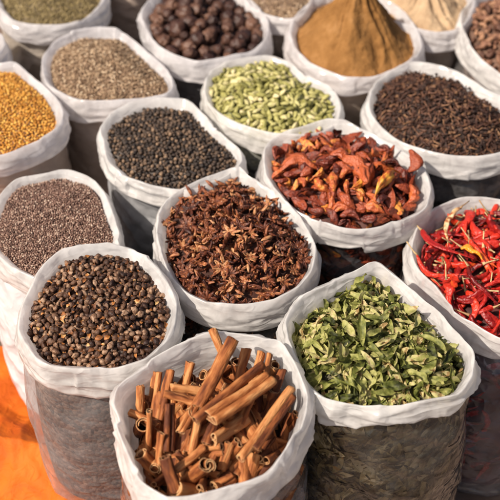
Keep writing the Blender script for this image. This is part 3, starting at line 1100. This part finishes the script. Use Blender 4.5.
# ---- 3 cinnamon, front centre
o = outline([(206, 333, 0.004), (245, 334), (273, 341), (289, 359), (303, 388), (304, 414), (291, 443), (267, 468), (232, 488), (190, 497), (162, 494), (140, 477), (125, 443), (117, 404), (123, 385), (157, 360)], h=0.405, seed=3, bulge=0.010, taper=-0.008)
make_bag(o, 'milky bag of cinnamon sticks at the bottom centre', shell_mat('milky_plastic_cinnamon', 0.26, (0.66, 0.63, 0.62), 0.6, (1, 1, 1.2), 0.2, 0.14), cuff=0.050, inner=0.060, wr=1.5, bwr=1.2)
hp = Heap(o, 0.066, 0.044, 2.0, inset=0.015)
CLAB = 'cinnamon sticks in the bottom centre bag'
HC = o.h
QV = [quill(random.uniform(0.05, 0.085), random.uniform(0.014, 0.022), i % 2, i) for i in range(12)]
QM = meshes_of('cinnamon_stick', QV, CM)
for i, (x, y) in enumerate(hp.scatter(0.0142, 0.006)):
    nrm = hp.normal(x, y)
    q = orient(nrm, 0.35)
    if random.random() < 0.25:
        q = Quaternion((0, 0, 1), random.uniform(0, 6.28)) @ Quaternion((0, 1, 0), -random.uniform(0.7, 1.3))
    q = q @ Quaternion((1, 0, 0), random.uniform(0, 6.28))
    ob = link('cinnamon_stick', QM[i % 12])
    L2 = QV[i % 12].v[:, 0].max()
    for attempt in range(20):
        if all(hp.inside(x + e.x, y + e.y, -0.004) for e in (q @ Vector((L2, 0, 0)), q @ Vector((-L2, 0, 0)))): break
        q = Quaternion((0, 0, 1), random.uniform(0.3, 6)) @ q
    else:
        q = Quaternion((0, 1, 0), -1.3)
    ob.matrix_world = Matrix.LocRotScale(Vector((x, y, hp.z(x, y) - 0.002)) , q, Vector((1, 1, 1)))
    tag(ob, 'short cinnamon stick half buried under the longer sticks in the heap', 'cinnamon stick', CLAB)
def stick(a, b, wpx, label, kind=None):
    A = at(a[0], a[1], HC + a[2]); B = at(b[0], b[1], HC + b[2])
    d = (CAMP - (A + B) / 2).length
    D = wpx * d / FPX * 1.08
    g = quill((B - A).length, D, random.randrange(2) if kind is None else kind, random.random() * 50)
    ob = link('cinnamon_stick', to_mesh('cinnamon_stick', g, CM))
    q = (B - A).to_track_quat('X', 'Z') @ Quaternion((1, 0, 0), random.uniform(0, 6.28))
    ob.matrix_world = Matrix.LocRotScale((A + B) / 2, q, Vector((1, 1, 1)))
    tag(ob, label, 'cinnamon stick', CLAB)
S_ = [
 ((182, 433, 0.000), (226, 347, 0.015), 7.5, 'longest thin cinnamon stick leaning towards the back of the heap'),
 ((199, 408, 0.010), (234, 340, 0.030), 12, 'pale thick cinnamon stick pointing up to the back rim, tallest of the heap'),
 ((195, 420, 0.016), (262, 364, 0.016), 11, 'long cinnamon stick crossing the middle of the heap just above the thickest stick'),
 ((212, 419, 0.020), (272, 378, 0.010), 17, 'thickest cinnamon stick lying diagonally on top of the heap with its open end in front'),
 ((239, 459, -0.012), (291, 389, -0.006), 9, 'long cinnamon stick lying against the right inner side of the bag'),
 ((256, 449, -0.006), (294, 396, -0.002), 6.5, 'thin sliver of cinnamon nearest the right rim of the bag'),
 ((140, 424, -0.045), (141, 386, -0.010), 9, 'upright cinnamon stick nearest the left rim'),
 ((149, 461, -0.060), (149.5, 411, 0.000), 9.5, 'upright cinnamon stick with open top standing at the left front'),
 ((150, 420, -0.050), (157, 372, -0.012), 11, 'dark cinnamon stick standing behind the left upright sticks'),
 ((158, 422, -0.040), (170, 370, -0.008), 11, 'dark cinnamon stick leaning at the back left beside its dark twin'),
 ((170, 404, 0.004), (169, 452, -0.020), 11, 'cinnamon stick with large round hole facing the front left'),
 ((164, 394, 0.006), (201, 403, -0.002), 11, 'cinnamon stick lying level across the left of the heap with hollow end at left'),
 ((172, 387, 0.000), (206, 392, -0.012), 9, 'cinnamon stick lying level behind the other level stick'),
 ((165, 457, 0.002), (177, 492, -0.030), 13, 'stout cinnamon stick near the front rim with hollow top'),
 ((161, 433, -0.004), (158, 464, -0.035), 10, 'short upright cinnamon stick behind the stout front one'),
 ((176, 452, -0.012), (199, 478, -0.034), 8, 'short cinnamon stick sloping down to the front rim'),
 ((198, 420, 0.002), (190, 455, -0.025), 9, 'short cinnamon stick hanging down under the crossing sticks'),
 ((206, 444, -0.004), (214, 424, 0.000), 9.5, 'stubby cinnamon stick end below the thickest stick'),
 ((213, 441, -0.001), (247, 418, -0.016), 13, 'dark cinnamon stick below the thickest stick with double rolled end'),
 ((230, 443, -0.010), (221, 470, -0.035), 9, 'short pale cinnamon stick standing near the front right rim'),
 ((190, 362, -0.006), (183, 398, -0.040), 13, 'dark wide cinnamon stick at the back left of centre'),
 ((212, 329, 0.014), (226, 362, -0.015), 8, 'dark cinnamon stick poking above the back rim'),
 ((247, 349, 0.004), (236, 388, -0.018), 10, 'cinnamon stick behind the pale tall stick on its right'),
 ((262, 352, 0.004), (250, 392, -0.020), 8, 'cinnamon stick with hollow top at the back right, left one of a pair'),
 ((270, 354, 0.004), (264, 392, -0.020), 9, 'cinnamon stick with hollow top at the back right, right one of a pair'),
 ((283, 370, -0.004), (262, 430, -0.030), 10, 'cinnamon stick leaning on the right back rim'),
 ((238, 425, -0.015), (250, 398, -0.004), 12, 'broad cinnamon piece lying under the right end of the thickest stick'),
 ((176, 470, -0.02), (205, 448, -0.012), 9, 'cinnamon stick lying across the front between the stout stick and the middle'),
 ((205, 476, -0.035), (222, 440, -0.015), 8, 'thin cinnamon stick near the front rim left of the short pale stick'),
 ((130, 412, -0.030), (158, 426, -0.022), 8, 'cinnamon stick lying from the left rim under the upright sticks'),
]
for a, b, wp, lb in S_: stick(a, b, wp, lb)
wl = []
for th, z, r in wall_points(o, 90, 0.0, 0.29):
    wl.append((random.randrange(12), Matrix.LocRotScale(wallp(o, th, z, r - 0.014), wall_q(th), Vector((1, 1, 1)))))
e2, r2 = merge(QV, wl)
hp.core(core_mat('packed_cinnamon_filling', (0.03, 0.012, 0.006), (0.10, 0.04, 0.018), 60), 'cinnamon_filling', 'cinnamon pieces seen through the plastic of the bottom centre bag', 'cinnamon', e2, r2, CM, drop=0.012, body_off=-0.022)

# ---- 4 star anise, centre
o = outline([(170, 196), (198, 180), (225, 170), (237, 167, 0.005), (252, 178), (279, 195), (300, 217), (316, 242), (313, 266), (300, 286), (276, 299), (249, 305), (218, 304), (187, 292), (168, 271), (158, 242), (160, 213)], seed=4, bulge=0.006, taper=0.004)
make_bag(o, 'milky bag of star anise in the centre', shell_mat('milky_plastic_anise', 0.26, (0.60, 0.58, 0.57), 1.1, (1, 1, 1.3), 0.2, 0.10, 1.0), cuff=0.040, inner=0.026, wr=1.1, bwr=1.5)
hp = Heap(o, 0.016, 0.030, 2.0, inset=0.013, lumps=0.006)
mm = meshes_of('star_anise', ANI, [m_ani, m_seed])
rest = spread(hp, ANI, mm, 'star_anise', 'brown star anise with pointed open arms on the centre heap', 'star anise', 'star anise in the centre bag',
              0.0168, 0.002, 0.9, 300, (0.0155, -0.008, 1.1), jit=0.006, sc_=(0.6, 1.15))
ex, rn = merge(ANI, rest)
hx = [(random.randrange(4), Matrix.LocRotScale(Vector((x, y, hp.z(x, y) + random.uniform(-0.002, 0.008))), orient(hp.normal(x, y), 1.0) @ Quaternion((1, 0, 0), random.uniform(0, 6.3)), Vector((random.uniform(0.7, 1.2),) * 3))) for x, y in hp.scatter(0.0098)]
e2, r2 = merge(ANIB, hx)
wl = [(random.randrange(7), Matrix.LocRotScale(wallp(o, th, z, r - 0.010), wall_q(th), Vector((1, 1, 1)))) for th, z, r in wall_points(o, 260, 0.02, 0.33)]
e3, r3 = merge(ANI, wl)
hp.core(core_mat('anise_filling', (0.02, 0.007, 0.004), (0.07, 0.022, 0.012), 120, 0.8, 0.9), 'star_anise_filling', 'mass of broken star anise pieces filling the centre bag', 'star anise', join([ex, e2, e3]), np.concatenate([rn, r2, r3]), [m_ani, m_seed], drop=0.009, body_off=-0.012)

# ---- 5 mustard seed, left
o = outline([(2, 195), (17, 180), (42, 174), (65, 171), (87, 177), (102, 191), (111, 212), (118, 236), (112, 252), (88, 272), (58, 283), (30, 275), (8, 263), (-7, 247), (-8, 218)], h=0.345, seed=5, bulge=0.012, taper=-0.024, lean=(0, -0.022))
make_bag(o, 'white bag of fine reddish brown seeds at the left edge', shell_mat('white_plastic_body', 0.93, (0.74, 0.72, 0.73), 0.25, (1, 1, 1), 0.06, 0.3), cuff=0.050, inner=0.020)
hp = Heap(o, 0.010, 0.010, 2.0, inset=0.010, lumps=0.003)
def grains(hp, protos, mat_, name, label, cat, dmin, core, lift=0.0005, two=True, tries=14, fine=False):
    xs = []
    for lay in ((lift,), (lift, -dmin * 0.35))[two]:
        for x, y in hp.scatter(dmin, 0, tries):
            nrm = hp.normal(x, y); s = random.uniform(0.8, 1.2)
            xs.append((random.randrange(len(protos)), Matrix.LocRotScale(Vector((x, y, hp.z(x, y))) + nrm * (lay + random.uniform(-0.4, 0.4) * dmin * 0.5), orient(nrm, 0.5), Vector((s, s, s)))))
    e, r = merge(protos, xs)
    hp.core(core, name, label, cat, e, r, [mat_], drop=0.0025, fine=fine)
grains(hp, MUS, m_mus, 'brown_seeds', 'fine reddish brown round seeds filling the bag at the left edge', 'seeds', 0.0028, core_mat('mustard_filling', (0.05, 0.02, 0.018), (0.17, 0.075, 0.06), 300))

# ---- 6 chillies, right edge
o = outline([(414, 236), (421, 221), (434, 208), (454, 198), (471, 195), (497, 196), (522, 204), (543, 228), (552, 262), (550, 298), (535, 328), (506, 336), (482, 327), (462, 315), (439, 291), (418, 270), (411, 252)], h=0.33, seed=6, bulge=0.016, taper=-0.045, lean=(0.012, -0.055))
make_bag(o, 'clear bag of dried red chillies at the right edge', shell_mat('clear_plastic_chilli', 0.14, (0.55, 0.50, 0.52), 0.8, (1, 1, 1.6), 0.12, 0.10, 0.8), cuff=0.038, inner=0.044, wr=1.1, bwr=1.3)
hp = Heap(o, 0.034, 0.030, 2.0, inset=0.013, lumps=0.006)
CGR = 'dried red chillies in the bag at the right edge'
mm = meshes_of('red_chilli', CHI, [m_chi]); ms = meshes_of('stem', STEM, [m_stem])
def add_stem(ob, k):
    tip = ob.matrix_world @ Vector(STEM[k].v[-1])
    if not hp.inside(tip.x, tip.y, -0.006): return
    s = link('stem', ms[k], ob)
spread(hp, CHI, mm, 'red_chilli', 'glossy wrinkled dried red chilli in the heap at the right edge', 'chilli', CGR, 0.0165, 0.006, 0.32, 400, None, roll=False, jit=0.006, kids=add_stem, m=0.012)
spread(hp, CHI, mm, 'red_chilli', 'glossy wrinkled dried red chilli in the heap at the right edge', 'chilli', CGR, 0.021, -0.006, 0.25, 400, None, roll=False, jit=0.004, kids=add_stem, m=0.010)
HL = o.h
def hero_chilli(a, b, mat_, label, nm='red_chilli', wide=1.0):
    A = at(a[0], a[1], HL + a[2]); B = at(b[0], b[1], HL + b[2])
    L = (B - A).length
    g = chilli(random.random() * 40, L)
    g.v[:, 1] *= wide; g.v[:, 2] *= wide
    ob = link(nm, to_mesh(nm, g, [mat_]))
    q = (B - A).to_track_quat('X', 'Z')
    ob.matrix_world = Matrix.LocRotScale((A + B) / 2, q, Vector((1, 1, 1)))
    tag(ob, label, 'chilli', CGR)
    link('stem', to_mesh('stem', stem(g.v[:20].mean(axis=0)), [m_stem]), ob)
hero_chilli((461, 208, 0.008), (442, 243, 0.010), m_chip, 'pale papery whitish yellow chilli at the back left of the red ones', wide=0.9)
hero_chilli((462, 245, 0.022), (484, 258, 0.020), m_chio, 'short orange yellow chilli in the middle of the red ones', wide=1.25)
hero_chilli((421, 226, 0.012), (478, 264, 0.012), m_chi, 'long dark red chilli whose stem hangs over the left rim')
hero_chilli((416, 258, 0.004), (462, 282, 0.004), m_chi, 'bright red chilli lying along the left rim of its bag')
hero_chilli((445, 279, 0.016), (452, 305, -0.010), m_chi, 'chilli with upright pale stem standing at the front left')
hero_chilli((470, 262, 0.022), (497, 308, 0.004), m_chi, 'long bright red chilli sloping to the front rim')
wl = []
for th, z, r in wall_points(o, 170, 0.06, 0.33):
    wl.append((random.randrange(10), Matrix.LocRotScale(wallp(o, th, z, r - 0.018), wall_q(th), Vector((1, 1, 0.7)))))
e2, r2 = merge(CHI, wl)
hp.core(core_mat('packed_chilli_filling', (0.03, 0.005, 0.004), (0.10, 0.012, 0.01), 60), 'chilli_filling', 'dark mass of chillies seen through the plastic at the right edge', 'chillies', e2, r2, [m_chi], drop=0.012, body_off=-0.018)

# ---- 7 peppercorns
o = outline([(103, 127), (113, 114), (132, 104), (151, 99), (186, 101), (202, 115), (218, 131), (236, 145), (241, 159), (229, 172), (205, 183), (186, 188), (152, 185), (128, 176), (111, 161), (103, 144)], seed=7, bulge=0.004, taper=0.006)
make_bag(o, 'milky grey bag of black peppercorns, left of the green cardamom', shell_mat('grey_milky_plastic', 0.66, (0.60, 0.60, 0.62), 0.45, (1, 1, 1.2), 0.15, 0.2), cuff=0.038, inner=0.020)
hp = Heap(o, 0.014, 0.018, 2.0, inset=0.011)
mm = meshes_of('peppercorn', PEP, [m_pep])
rest = spread(hp, PEP, mm, 'peppercorn', 'wrinkled black peppercorn on top of the peppercorn bag', 'peppercorn', 'black peppercorns', 0.0060, 0.001, 1.5, 300, (0.0058, -0.002, 1.5), jit=0.002, sc_=(0.8, 1.1))
ex, rn = merge(PEP, rest)
wl = [(random.randrange(6), Matrix.LocRotScale(wallp(o, th, z, r - 0.008), wall_q(th), Vector((1, 1, 1)))) for th, z, r in wall_points(o, 10, 0.05, 0.26)]
e3, r3 = merge(PEP, wl)
hp.core(core_mat('pepper_filling', (0.03, 0.025, 0.022), (0.16, 0.13, 0.11), 180), 'peppercorns', 'mass of black peppercorns filling the milky grey bag', 'peppercorns', join([ex, e3]), np.concatenate([rn, r3]), [m_pep])

# ---- 8 dried red flowers
o = outline([(263, 154), (273, 138), (301, 129), (338, 119, 0.004), (362, 129), (389, 143), (419, 163), (429, 185), (423, 205), (400, 218), (372, 227), (345, 227), (311, 216), (284, 201), (266, 176)], seed=8, bulge=0.004, taper=0.006)
make_bag(o, 'clear bag of dried reddish orange flower pods right of centre', shell_mat('clear_plastic_red', 0.12, (0.58, 0.53, 0.55), 1.0, (1, 1, 1.4), 0.10, 0.08, 1.0), cuff=0.042, inner=0.026, wr=1.1, bwr=1.4)
hp = Heap(o, 0.018, 0.030, 2.0, inset=0.014, lumps=0.006)
mm = meshes_of('dried_flower', MACE, [m_mace])
FG = 'dried red flower pods right of centre'
spread(hp, MACE, mm, 'dried_flower', 'wrinkled reddish brown dried flower pod in the heap right of centre', 'dried flower', FG, 0.0150, 0.006, 0.45, 400, None, roll=True, jit=0.006, m=0.006, sc_=(0.75, 1.15))
spread(hp, MACE, mm, 'dried_flower', 'wrinkled reddish brown dried flower pod in the heap right of centre', 'dried flower', FG, 0.016, -0.005, 0.35, 400, None, roll=True, jit=0.004, m=0.002)
def hero_flower(a, b, mat_, label, W=0.4, k=None):
    A = at(a[0], a[1], H + a[2]); B = at(b[0], b[1], H + b[2])
    L = (B - A).length
    g = macep(random.random() * 60)
    sc0 = L / (g.v[:, 0].max() - g.v[:, 0].min())
    g.v *= sc0; g.v[:, 1] *= W / 0.4
    ob = link('dried_flower', to_mesh('dried_flower', g, [mat_]))
    ob.matrix_world = Matrix.LocRotScale((A + B) / 2, (B - A).to_track_quat('X', 'Z'), Vector((1, 1, 1)))
    tag(ob, label, 'dried flower', FG)
hero_flower((375, 195, 0.018), (394, 171, 0.022), m_mace_y, 'yellow curled dried flower among the red ones, nearer the front rim', 0.2)
hero_flower((352, 188, 0.020), (366, 178, 0.022), m_mace_y, 'small yellow dried flower left of the larger yellow one', 0.22)
hero_flower((343, 160, 0.024), (372, 183, 0.024), m_mace_r, 'long curved red dried flower lying across the middle of the heap', 0.35)
hero_flower((408, 172, 0.004), (416, 150, 0.022), m_mace_r, 'dried flower pod standing up against the right rim', 0.45)
hero_flower((279, 168, 0.010), (318, 162, 0.014), m_mace_r, 'broad flat red dried flower at the left of the heap', 0.36)
wl = []
for th, z, r in wall_points(o, 330, 0.0, 0.33):
    wl.append((random.randrange(13), Matrix.LocRotScale(wallp(o, th, z, r - 0.011), wall_q(th), Vector((1, 1, 0.7)))))
e2, r2 = merge(MACE, wl)
hp.core(core_mat('packed_red_filling', (0.025, 0.006, 0.004), (0.09, 0.022, 0.013), 60), 'dried_flower_filling', 'red dried flowers seen through the clear plastic right of centre', 'dried flowers', e2, r2, [m_mace], drop=0.012, body_off=-0.016)

# ---- 9 green cardamom
o = outline([(205, 84), (211, 70), (232, 60), (259, 56), (273, 56), (290, 62), (306, 76), (327, 86), (337, 101), (337, 116), (325, 128), (300, 135), (270, 134), (240, 125), (218, 114), (206, 101)], seed=9, bulge=0.004, taper=0.006)
make_bag(o, 'milky bag of pale green cardamom pods behind the star anise', shell_mat('milky_plastic_green', 0.40, (0.58, 0.58, 0.52), 0.5, (1, 1, 1.3), 0.15, 0.16), cuff=0.038, inner=0.022)
hp = Heap(o, 0.014, 0.026, 2.0, inset=0.012, lumps=0.005)
mm = meshes_of('cardamom_pod', CAR, [m_car])
rest = spread(hp, CAR, mm, 'cardamom_pod', 'pale green ribbed cardamom pod in the cardamom bag', 'cardamom pod', 'green cardamom pods', 0.0088, 0.002, 0.5, 300, (0.0085, -0.004, 0.6), roll=True, jit=0.003)
ex, rn = merge(CAR, rest)
wl = [(random.randrange(7), Matrix.LocRotScale(wallp(o, th, z, r - 0.009), wall_q(th), Vector((1, 1, 1)))) for th, z, r in wall_points(o, 700, 0.05, 0.33)]
e3, r3 = merge(CAR, wl)
hp.core(core_mat('cardamom_filling', (0.08, 0.09, 0.03), (0.2, 0.2, 0.08), 120), 'cardamom_pods', 'mass of green cardamom pods filling their bag', 'cardamom pods', join([ex, e3]), np.concatenate([rn, r3]), [m_car])

# ---- 10 cloves
o = outline([(368, 100), (376, 82), (396, 67), (413, 62), (441, 67), (464, 77), (486, 90), (504, 101), (517, 118), (519, 136), (506, 150), (478, 157), (452, 156), (427, 150), (402, 141), (381, 127), (370, 113)], seed=10, bulge=0.004, taper=0.006)
make_bag(o, 'clear dark bag of cloves at the right, behind the chillies', shell_mat('clear_plastic_clove', 0.22, (0.50, 0.48, 0.48), 0.6, (1, 1, 1.4), 0.12, 0.12), cuff=0.038, inner=0.024, bwr=1.4)
hp = Heap(o, 0.018, 0.044, 1.7, inset=0.012, lumps=0.004)
mm = meshes_of('clove', CLO, [m_clo])
rest = spread(hp, CLO, mm, 'clove', 'tiny dark brown clove on the heap of cloves', 'clove', 'dried cloves', 0.0062, 0.002, 0.7, 300, (0.0058, -0.001, 0.8), roll=True, jit=0.0025)
ex, rn = merge(CLO, rest)
hp.core(core_mat('clove_filling', (0.015, 0.008, 0.006), (0.06, 0.035, 0.025), 160), 'cloves', 'mass of dark brown cloves filling the bag at the right', 'cloves', ex, rn, [m_clo])

# ---- 11 brown seeds (upper left)
o = outline([(44, 58), (54, 41), (75, 31), (98, 28), (121, 31), (141, 46), (165, 69), (173, 85), (165, 94), (130, 99), (82, 99), (57, 89), (46, 76)], seed=11, bulge=0.003, taper=0.006)
make_bag(o, 'bag of light brown seeds with thick white cuff, right of the golden seeds', shell_mat('brownish_plastic', 0.78, (0.70, 0.57, 0.48), 0.35, (1, 1, 2), 0.15, 0.25), RIM_COOL, cuff=0.045, inner=0.022)
hp = Heap(o, 0.016, 0.028, 2.0, inset=0.012, lumps=0.004)
grains(hp, CUM, m_cum, 'light_brown_seeds', 'heap of light brown narrow seeds in the upper left bag', 'seeds', 0.0040, core_mat('cumin_filling', (0.16, 0.095, 0.06), (0.38, 0.25, 0.16), 220))

# ---- 12 golden seeds (left edge)
o = outline([(-30, 66), (0, 64), (16, 64), (31, 75), (48, 89), (62, 112), (58, 127), (40, 140), (20, 150), (-2, 157), (-32, 156), (-62, 140), (-74, 115), (-60, 84)], seed=12, bulge=0.004, taper=0.004)
make_bag(o, 'bag of golden yellow seeds cut by the left edge', shell_mat('tan_plastic', 0.75, (0.68, 0.54, 0.45), 0.3, (1, 1, 2), 0.15, 0.3), RIM_COOL, cuff=0.040, inner=0.022)
hp = Heap(o, 0.014, 0.022, 2.0, inset=0.012, lumps=0.004)
grains(hp, FEN, m_fen, 'golden_seeds', 'heap of golden yellow seeds in the bag at the left edge', 'seeds', 0.0042, core_mat('fenugreek_filling', (0.22, 0.12, 0.06), (0.45, 0.28, 0.17), 200))

# ---- 13 nutmegs
o = outline([(143, 10), (147, 30), (157, 45), (175, 55), (199, 61), (223, 58), (250, 51), (266, 39), (268, 24), (260, 9), (247, -3), (225, -16), (190, -22), (160, -14)], seed=13, bulge=0.003, taper=0.004)
make_bag(o, 'bag of dark brown nutmegs at the top centre left', shell_mat('clear_plastic_nutmeg', 0.32, (0.50, 0.47, 0.48), 0.6, (1, 1, 1.3), 0.12, 0.14), RIM_COOL, cuff=0.042, inner=0.036)
hp = Heap(o, 0.034, 0.022, 2.0, inset=0.014)
mm = meshes_of('nutmeg', NUTM, [m_nutm])
spread(hp, NUTM, mm, 'nutmeg', 'round rough dark brown nutmeg in the bag at the top', 'nutmeg', 'nutmegs in the bag at the top', 0.0215, 0.008, 1.5, 400, None, jit=0.005, m=0.008, sc_=(0.62, 0.98))
hp.core(core_mat('nutmeg_filling', (0.02, 0.010, 0.008), (0.07, 0.035, 0.025), 45), 'nutmeg_filling', 'dark nutmegs packed deeper in the bag at the top', 'nutmegs', drop=0.004)

# ---- 14 olive seeds (top left)
o = outline([(104, -8), (102, 3), (94, 11), (78, 20), (60, 24), (34, 24), (13, 20), (1, 8), (-6, -8), (0, -26), (25, -40), (65, -42), (95, -26)], seed=14, bulge=0.003, taper=0.004)
make_bag(o, 'bag of olive brown seeds in the top left corner', shell_mat('olive_plastic', 0.70, (0.64, 0.56, 0.48), 0.3, (1, 1, 2), 0.14, 0.3), RIM_COOL, cuff=0.046, inner=0.022)
hp = Heap(o, 0.016, 0.022, 2.0, inset=0.012, lumps=0.004)
grains(hp, CUM, m_olv, 'olive_seeds', 'olive brown seeds filling the bag in the top left corner', 'seeds', 0.0045, core_mat('olive_filling', (0.11, 0.085, 0.05), (0.28, 0.21, 0.13), 200))

# ---- 15 cone of powder
def powder_mat(name='brown_spice_powder', cols=((0.15, 0.068, 0.020), (0.25, 0.122, 0.040), (0.34, 0.180, 0.072))):
    m, n, l = newmat(name)
    out = n.new('ShaderNodeOutputMaterial'); b = n.new('ShaderNodeBsdfPrincipled')
    tc = n.new('ShaderNodeTexCoord')
    nz = n.new('ShaderNodeTexNoise'); nz.inputs['Scale'].default_value = 24; nz.inputs['Detail'].default_value = 9; nz.inputs['Roughness'].default_value = 0.7
    l.new(tc.outputs['Object'], nz.inputs['Vector'])
    r = ramp(n, [(0.3, cols[0]), (0.55, cols[1]), (0.75, cols[2])])
    l.new(nz.outputs[0], r.inputs[0]); l.new(r.outputs[0], b.inputs['Base Color'])
    b.inputs['Roughness'].default_value = 0.95
    b.inputs['Specular IOR Level'].default_value = 0.1
    n2 = n.new('ShaderNodeTexNoise'); n2.inputs['Scale'].default_value = 90; n2.inputs['Detail'].default_value = 8
    l.new(tc.outputs['Object'], n2.inputs['Vector'])
    bp = n.new('ShaderNodeBump'); bp.inputs['Distance'].default_value = 0.006; bp.inputs['Strength'].default_value = 0.8
    l.new(n2.outputs[0], bp.inputs['Height']); l.new(bp.outputs[0], b.inputs['Normal'])
    l.new(b.outputs[0], out.inputs[0])
    return m
o = outline([(290, 32), (296, 15), (310, 2), (332, -8), (358, -10), (384, -2), (405, 14), (417, 30), (421, 47), (408, 62), (376, 74), (345, 77), (315, 65), (295, 49)], seed=15, bulge=0.003, taper=0.004)
make_bag(o, 'bag heaped with a tall cone of brown powder at the top', shell_mat('tan_milky_plastic', 0.78, (0.74, 0.58, 0.46), 0.45, (1, 1, 1.3), 0.15, 0.2), RIM_COOL, cuff=0.040, inner=0.024)
class Cone(Heap):
    def z(s, x, y):
        o = s.o
        dx, dy = x - o.cx, y - o.cy
        th = math.atan2(dy, dx)
        t = min(1.1, math.hypot(dx, dy) / max(0.01, o.R(th) - s.inset))
        th += 0.9 * nz3(x * 16, y * 16, 2) * t
        fl = abs(nz3(math.cos(th) * 2.4, math.sin(th) * 2.4, 7)) * 0.030 * math.sin(math.pi * min(1, t))
        zz = math.sqrt((1 - min(1, t)) ** 2 + 0.004) - 0.063
        return o.h - s.edge + s.mound * zz - fl - 0.006 * abs(nz3(math.cos(th) * 6 + dx * 9, math.sin(th) * 6, t * 1.5)) * math.sin(math.pi * min(1, t)) + 0.004 * nz3(x * 40, y * 40, 3) + 0.0022 * nz3(x * 120, y * 120, 5) + 0.0035 * max(0, nz3(x * 75, y * 75, 11) - 0.15)
hp = Cone(o, 0.016, 0.150, inset=0.013)
hp.core(powder_mat(), 'spice_powder', 'tall smooth cone of brown spice powder at the top', 'powder', drop=0, fine=True)

# ---- 16 pale ginger pieces (top right of centre)
o = outline([(375, 2), (384, 12), (397, 20), (417, 27), (438, 31), (458, 28), (470, 14), (474, -6), (456, -26), (420, -34), (385, -23), (373, -9)], seed=16, bulge=0.003, taper=0.004)
make_bag(o, 'bag of beige powder at the top, right of the brown powder cone', shell_mat('grey_clear_plastic', 0.55, (0.56, 0.48, 0.44), 0.4, (1, 1, 1.3), 0.12, 0.2), RIM_COOL, cuff=0.040, inner=0.024)
hp = Cone(o, 0.018, 0.075, inset=0.013)
hp.core(powder_mat('beige_spice_powder', ((0.30, 0.19, 0.11), (0.44, 0.31, 0.19), (0.56, 0.42, 0.28))), 'beige_powder', 'heap of beige powder in the bag right of the brown cone', 'powder', drop=0, fine=True)

# ---- 17 brown roots (top right corner)
o = outline([(475, -3), (463, 12), (463, 31), (472, 46), (486, 60), (503, 72), (530, 77), (560, 66), (575, 40), (565, 10), (535, -9), (500, -14)], seed=17, bulge=0.003, taper=0.002)
make_bag(o, 'clear bag of knobbly brown roots in the top right corner', shell_mat('clear_plastic_root', 0.30, (0.58, 0.55, 0.54), 0.7, (1, 1, 1.3), 0.16, 0.12), cuff=0.044, inner=0.030)
hp = Heap(o, 0.026, 0.026, 2.0, inset=0.013)
mm = meshes_of('dried_root', ROOT, [m_root])
spread(hp, ROOT, mm, 'dried_root', 'knobbly brown dried root in the top right corner', 'root', 'knobbly brown roots', 0.014, 0.004, 0.6, 400, None, roll=True, jit=0.005, m=0.008, sc_=(0.4, 0.72))
hp.core(core_mat('root_filling', (0.06, 0.03, 0.02), (0.20, 0.11, 0.07), 50), 'root_filling', 'brown roots packed in the bag in the top right corner', 'roots', drop=0.004)

# ---- 18 beige seeds (top, behind the powder)
o = outline([(240, -18), (249, 2), (267, 14), (290, 19), (305, 12), (318, -12), (326, -30), (322, -48), (290, -60), (255, -52), (240, -36)], seed=18, bulge=0.002, taper=0.004)
make_bag(o, 'bag of beige seeds at the top between the nutmegs and the powder', shell_mat('pale_tan_plastic', 0.8, (0.62, 0.52, 0.45), 0.35, (1, 1, 2), 0.12, 0.3), RIM_COOL, cuff=0.036, inner=0.018)
hp = Heap(o, 0.012, 0.020, 2.0, inset=0.012)
grains(hp, CUM, m_cum, 'beige_seeds', 'beige seeds in the bag at the top behind the green cardamom', 'seeds', 0.0050, core_mat('beige_filling', (0.16, 0.10, 0.07), (0.34, 0.24, 0.16), 150))

# ---- 19 bag cut by the top edge
o = outline([(84, -62), (90, -42), (106, -28), (128, -22), (150, -27), (166, -42), (171, -62), (160, -84), (128, -94), (96, -84)], seed=19, bulge=0.008, taper=0.000)
make_bag(o, 'tan sided bag at the top edge, its mouth out of the picture', shell_mat('tan_woven_plastic', 0.85, (0.68, 0.54, 0.45), 0.3, (1, 1, 2), 0.12, 0.3), RIM_COOL, cuff=0.030, inner=0.018)
hp = Heap(o, 0.012, 0.020, 2.0, inset=0.012)
hp.core(core_mat('tan_filling', (0.16, 0.10, 0.065), (0.32, 0.21, 0.14), 160), 'tan_grain', 'tan grain inside the bag at the top edge', 'grain', drop=0)

# ---- 20 bag at the far left
o = outline([(3, 47), (1, 37), (-14, 26), (-38, 20), (-70, 16), (-100, 28), (-106, 46), (-84, 58), (-40, 60), (-6, 57)], seed=20, bulge=0.002, taper=0.004)
make_bag(o, 'barely visible white rim of a bag at the left edge above the golden seeds', shell_mat('plain_tan_plastic', 0.45, (0.46, 0.42, 0.40), 0.3, (1, 1, 2), 0.12, 0.3), RIM_COOL, cuff=0.038, inner=0.018)
hp = Heap(o, 0.012, 0.012, 2.0, inset=0.012)
hp.core(core_mat('far_left_filling', (0.10, 0.07, 0.05), (0.25, 0.18, 0.12), 160), 'brown_grain', 'brown grain inside the bag at the left edge above the golden seeds', 'grain', drop=0)

print('objects', len(bpy.data.objects))
